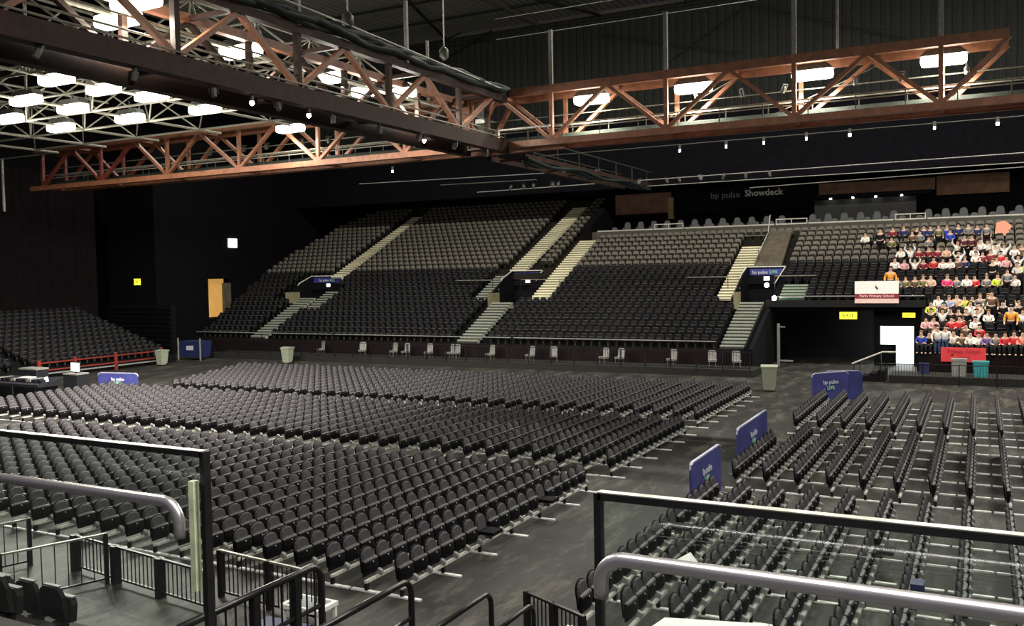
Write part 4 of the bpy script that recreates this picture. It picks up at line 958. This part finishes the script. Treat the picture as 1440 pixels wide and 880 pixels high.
MB(o).box(-11.65,-10.75,12.75,13.35,.3,.38).build('table_frame', 'banner_white', t); MB(o).box(-11.55,-10.85,12.83,13.27,.375,.39).build('table_top', 'table_grey', t)
for x in (-11.6,-10.8):
    for y in (12.8,13.3): MB(o).box(x-.03,x+.03,y-.03,y+.03,0,.3).build('leg', 'banner_white', t)
crate(-10.9,11.9,0,.9,.5,.4,'blue_tub','dark blue storage tub on the floor under the thick stair rail')
# sheet and tarp at the bottom right, blue thing
o = (-4.9,14.6,0); tag(MB((-4.5,14.4,.85)).add([(-4.8,13.3,.74),(-4.56,13.95,.85),(-3.0,14.4,.84),(-2.9,13.4,.76),(-4.0,13.4,.78)]+[(-4.8,13.3,.70),(-4.56,13.95,.81),(-3.0,14.4,.80),(-2.9,13.4,.72),(-4.0,13.4,.74)],
    [(0,4,3,2,1),(5,6,7,8,9),(0,1,6,5),(1,2,7,6),(2,3,8,7),(3,4,9,8),(4,0,5,9)]).build('white_sheet','paper'), 'crumpled white sheet lying over the nearest chairs at the bottom right', 'sheet')
tag(MB((-5.2,17.2,.5)).add([(-5.45,17.0,.5),(-5.1,17.0,.5),(-5.0,17.5,.62),(-5.2,17.6,.8),(-5.4,17.35,.7),(-5.3,17.1,.62)],[(0,1,5),(1,2,5),(2,3,4),(2,4,5),(4,0,5),(0,4,3,2,1)]).build('white_bag','paper'), 'small white bag on a chair in the nearest rows right of the aisle', 'bag')
tag(MB((-1.0,17.6,.5)).box(-1.12,-.9,17.4,17.75,.35,.8).build('blue_bottle_box','blue_tub'), 'small bright blue box beside a chair at the bottom right', 'box')
# near stand: dark terrace and seats at the lower left
nt_ = MB()
for k in range(7):
    y = 9.0-.82*k; z = 1.25+.4*k; nt_.box(-30, -11.6, y-.82, y, 0, z); 
struct(nt_.build('trim_16', 'near_deck'))
random.seed(5)
for k in range(3):
    for i in range(9):
        x = -11.95-.56*i; y = 8.6-.82*k
        t = thing('near_seat', (x,y,1.25+.4*k), 'black stand seat seen from behind at the lower left, %s row, %s from the stair' % (ORD[k], ORD[i]), 'seat', 'near stand seats', rz=math.pi)
        for q, me in zip(('backrest','seat'), SEAT['low']): inst(me, q, parent=t)
# ================================================================ PEOPLE
def skin(verts, edges, radii, name, m, root=0, sub=1):
    me = bpy.data.meshes.new(name); me.from_pydata(verts, edges, []); o = bpy.data.objects.new(name, me); COL.objects.link(o)
    md = o.modifiers.new('skin','SKIN'); md.use_smooth_shade = True
    for i, r in enumerate(radii):
        sv = me.skin_vertices[0].data[i]; sv.radius = r if isinstance(r, tuple) else (r, r); sv.use_root = (i == root)
    s2 = o.modifiers.new('sub','SUBSURF'); s2.levels = sub
    dg = bpy.context.evaluated_depsgraph_get(); out = bpy.data.meshes.new_from_object(o.evaluated_get(dg)); bpy.data.objects.remove(o)
    out.name = name; out.materials.clear(); out.materials.append(M[m]); return out
def figure(pose):
    """body skeleton facing -y; z = 0 at the feet"""
    if pose == 't':
        hip, seat = (0,0,.82), False
        kn = [(s*.09,-.02,.45) for s in (-1,1)]; an = [(s*.10,0,.07) for s in (-1,1)]; toe = [(s*.11,-.16,.04) for s in (-1,1)]
    else:
        hip = (0,.06,.50)
        kn = [(s*.11,-.34,.50) for s in (-1,1)]; an = [(s*.11,-.36,.09) for s in (-1,1)]; toe = [(s*.12,-.50,.05) for s in (-1,1)]
    hx, hy, hz = hip; V = [hip, (0,hy+.01,hz+.22), (0,hy,hz+.42), (0,hy-.01,hz+.52), (0,hy-.03,hz+.62), (0,hy-.03,hz+.74)]
    R = [(.13,.11),(.12,.10),(.13,.095),(.055,.055),(.085,.095),(.075,.085)]; Ed = [(0,1),(1,2),(2,3),(3,4),(4,5)]
    for i, s in enumerate((-1,1)):
        k = len(V); sh = (s*.17,hy,hz+.42)
        if pose == 'a': el, wr, ha = (s*.30,hy-.10,hz+.60), (s*.24,hy-.16,hz+.84), (s*.22,hy-.18,hz+.93)
        elif pose == 't': el, wr, ha = (s*.25,hy+.02,hz+.18), (s*.24,hy-.10,hz-.04), (s*.22,hy-.14,hz-.12)
        else: el, wr, ha = (s*.24,hy-.04,hz+.18), (s*.15,hy-.24,hz+.12), (s*.10,hy-.31,hz+.12)
        V += [sh, el, wr, ha]; R += [.060,.045,.032,.036]; Ed += [(2,k),(k,k+1),(k+1,k+2),(k+2,k+3)]
        k = len(V); V += [(s*.09,hy-.01,hz-.03), kn[i], an[i], toe[i]]; R += [.095,.065,.042,.036]; Ed += [(0,k),(k,k+1),(k+1,k+2),(k+2,k+3)]
    body = skin(V, Ed, R, 'body', 'skin')
    # clothing: slightly larger skins over the same joints
    Vt = [V[0],V[1],V[2]]; Rt = [(.155,.13),(.145,.12),(.15,.115)]; Et = [(0,1),(1,2)]
    Vp = [V[0]]; Rp = [(.15,.125)]; Ep = []
    for i in range(2):
        b = 6+8*i; k = len(Vt); Vt += [V[b], V[b+1], tuple(.8*Vector(V[b+2])+.2*Vector(V[b+1]))]; Rt += [.078,.060,.045]; Et += [(2,k),(k,k+1),(k+1,k+2)]
        b += 4; k = len(Vp); Vp += [V[b], V[b+1], V[b+2]]; Rp += [.112,.082,.058]; Ep += [(0,k),(k,k+1),(k+1,k+2)]
    top = skin(Vt, Et, Rt, 'top', 'cloth_white'); tr = skin(Vp, Ep, Rp, 'trousers', 'trousers_black')
    hc = Vector((0,hy-.02,hz+.70)); bm = bmesh.new(); bmesh.ops.create_icosphere(bm, subdivisions=2, radius=.118)
    bmesh.ops.delete(bm, geom=[v for v in bm.verts if v.co.z < -.05 or (v.co.y < -.055 and v.co.z < .045)], context='VERTS')
    for v in bm.verts: v.co = Vector((v.co.x*.92, v.co.y*1.0+.01, v.co.z*1.08)) + hc
    bmesh.ops.solidify(bm, geom=bm.faces[:], thickness=.015)
    hair = bpy.data.meshes.new('hair'); bm.to_mesh(hair); bm.free(); hair.materials.append(M['hair_brown'])
    for p in hair.polygons: p.use_smooth = True
    f = MB(); cy = hc.y-.098
    f.tube([(0,cy+.01,hc.z-.0),(0,cy-.018,hc.z-.035)], .014, 5)
    face = f.mesh('nose','skin')
    e = MB()
    for s in (-1,1): e.box(s*.035-.012,s*.035+.012,cy-.004,cy+.012,hc.z+.0,hc.z+.014)
    eyes = e.mesh('eyes','hair_dark'); mo = MB().box(-.025,.025,cy-.002,cy+.02,hc.z-.066,hc.z-.056).mesh('mouth','cloth_dark_red')
    sh = []
    for i in range(2):
        a, t_ = V[8+8*i+4], V[9+8*i+4] if False else V[13+8*i]
        a = V[12+8*i]; sh.append(MB().tube([(a[0],a[1]+.04,.04),(t_[0],t_[1],.04),(t_[0],t_[1]-.04,.035)], .05, 8, rr=[.05,.05,.03]).mesh('shoe','shoe_black'))
    return dict(body=body, top=top, trousers=tr, hair=hair, nose=face, eyes=eyes, mouth=mo, shoes=sh)
FIG = {p: figure(p) for p in 'sat'}
random.seed(9)
rowname = lambda k: 'front rail row' if k == 0 else '%s row up' % ordw(k+1)
byrow = {}
for p in PEOPLE: byrow.setdefault(p[1], []).append(p)
for k, L in byrow.items():
    L.sort()
    for j, (x, kk, c, p) in enumerate(L):
        y = Y0+RP*kk; z = ZP(y); F = FIG[p]; sc = random.uniform(.90,1.0) if p != 't' else (1.12 if c in ('orange','black','brown') else .95)
        hair = random.choice(['hair_brown','hair_dark','hair_fair','hair_brown'])
        lab = {'s':'seated person in %s top','a':'seated person in %s top, arms raised','t':'standing person in %s top'}[p] % c
        t = thing('person', (x, y+(.16 if p != 't' else .1), z), '%s, %s person from left, %s' % (lab, ordw(j+1), rowname(kk)), 'person', 'people in the right of the stand', rz=random.uniform(-.35,.35))
        t.scale = (sc*1.22, sc*1.06, sc*1.08)
        for nm in ('body','top','trousers','hair','nose','eyes','mouth'):
            o = inst(F[nm], nm, parent=t)
            mm = {'top':'cloth_'+c.replace(' ','_'), 'hair':hair, 'trousers':'denim' if (p == 't' and c == 'white') else 'trousers_black'}.get(nm)
            if mm: o.material_slots[0].link = 'OBJECT'; o.material_slots[0].material = M[mm]
        for s in F['shoes']: inst(s, 'shoe', parent=t)
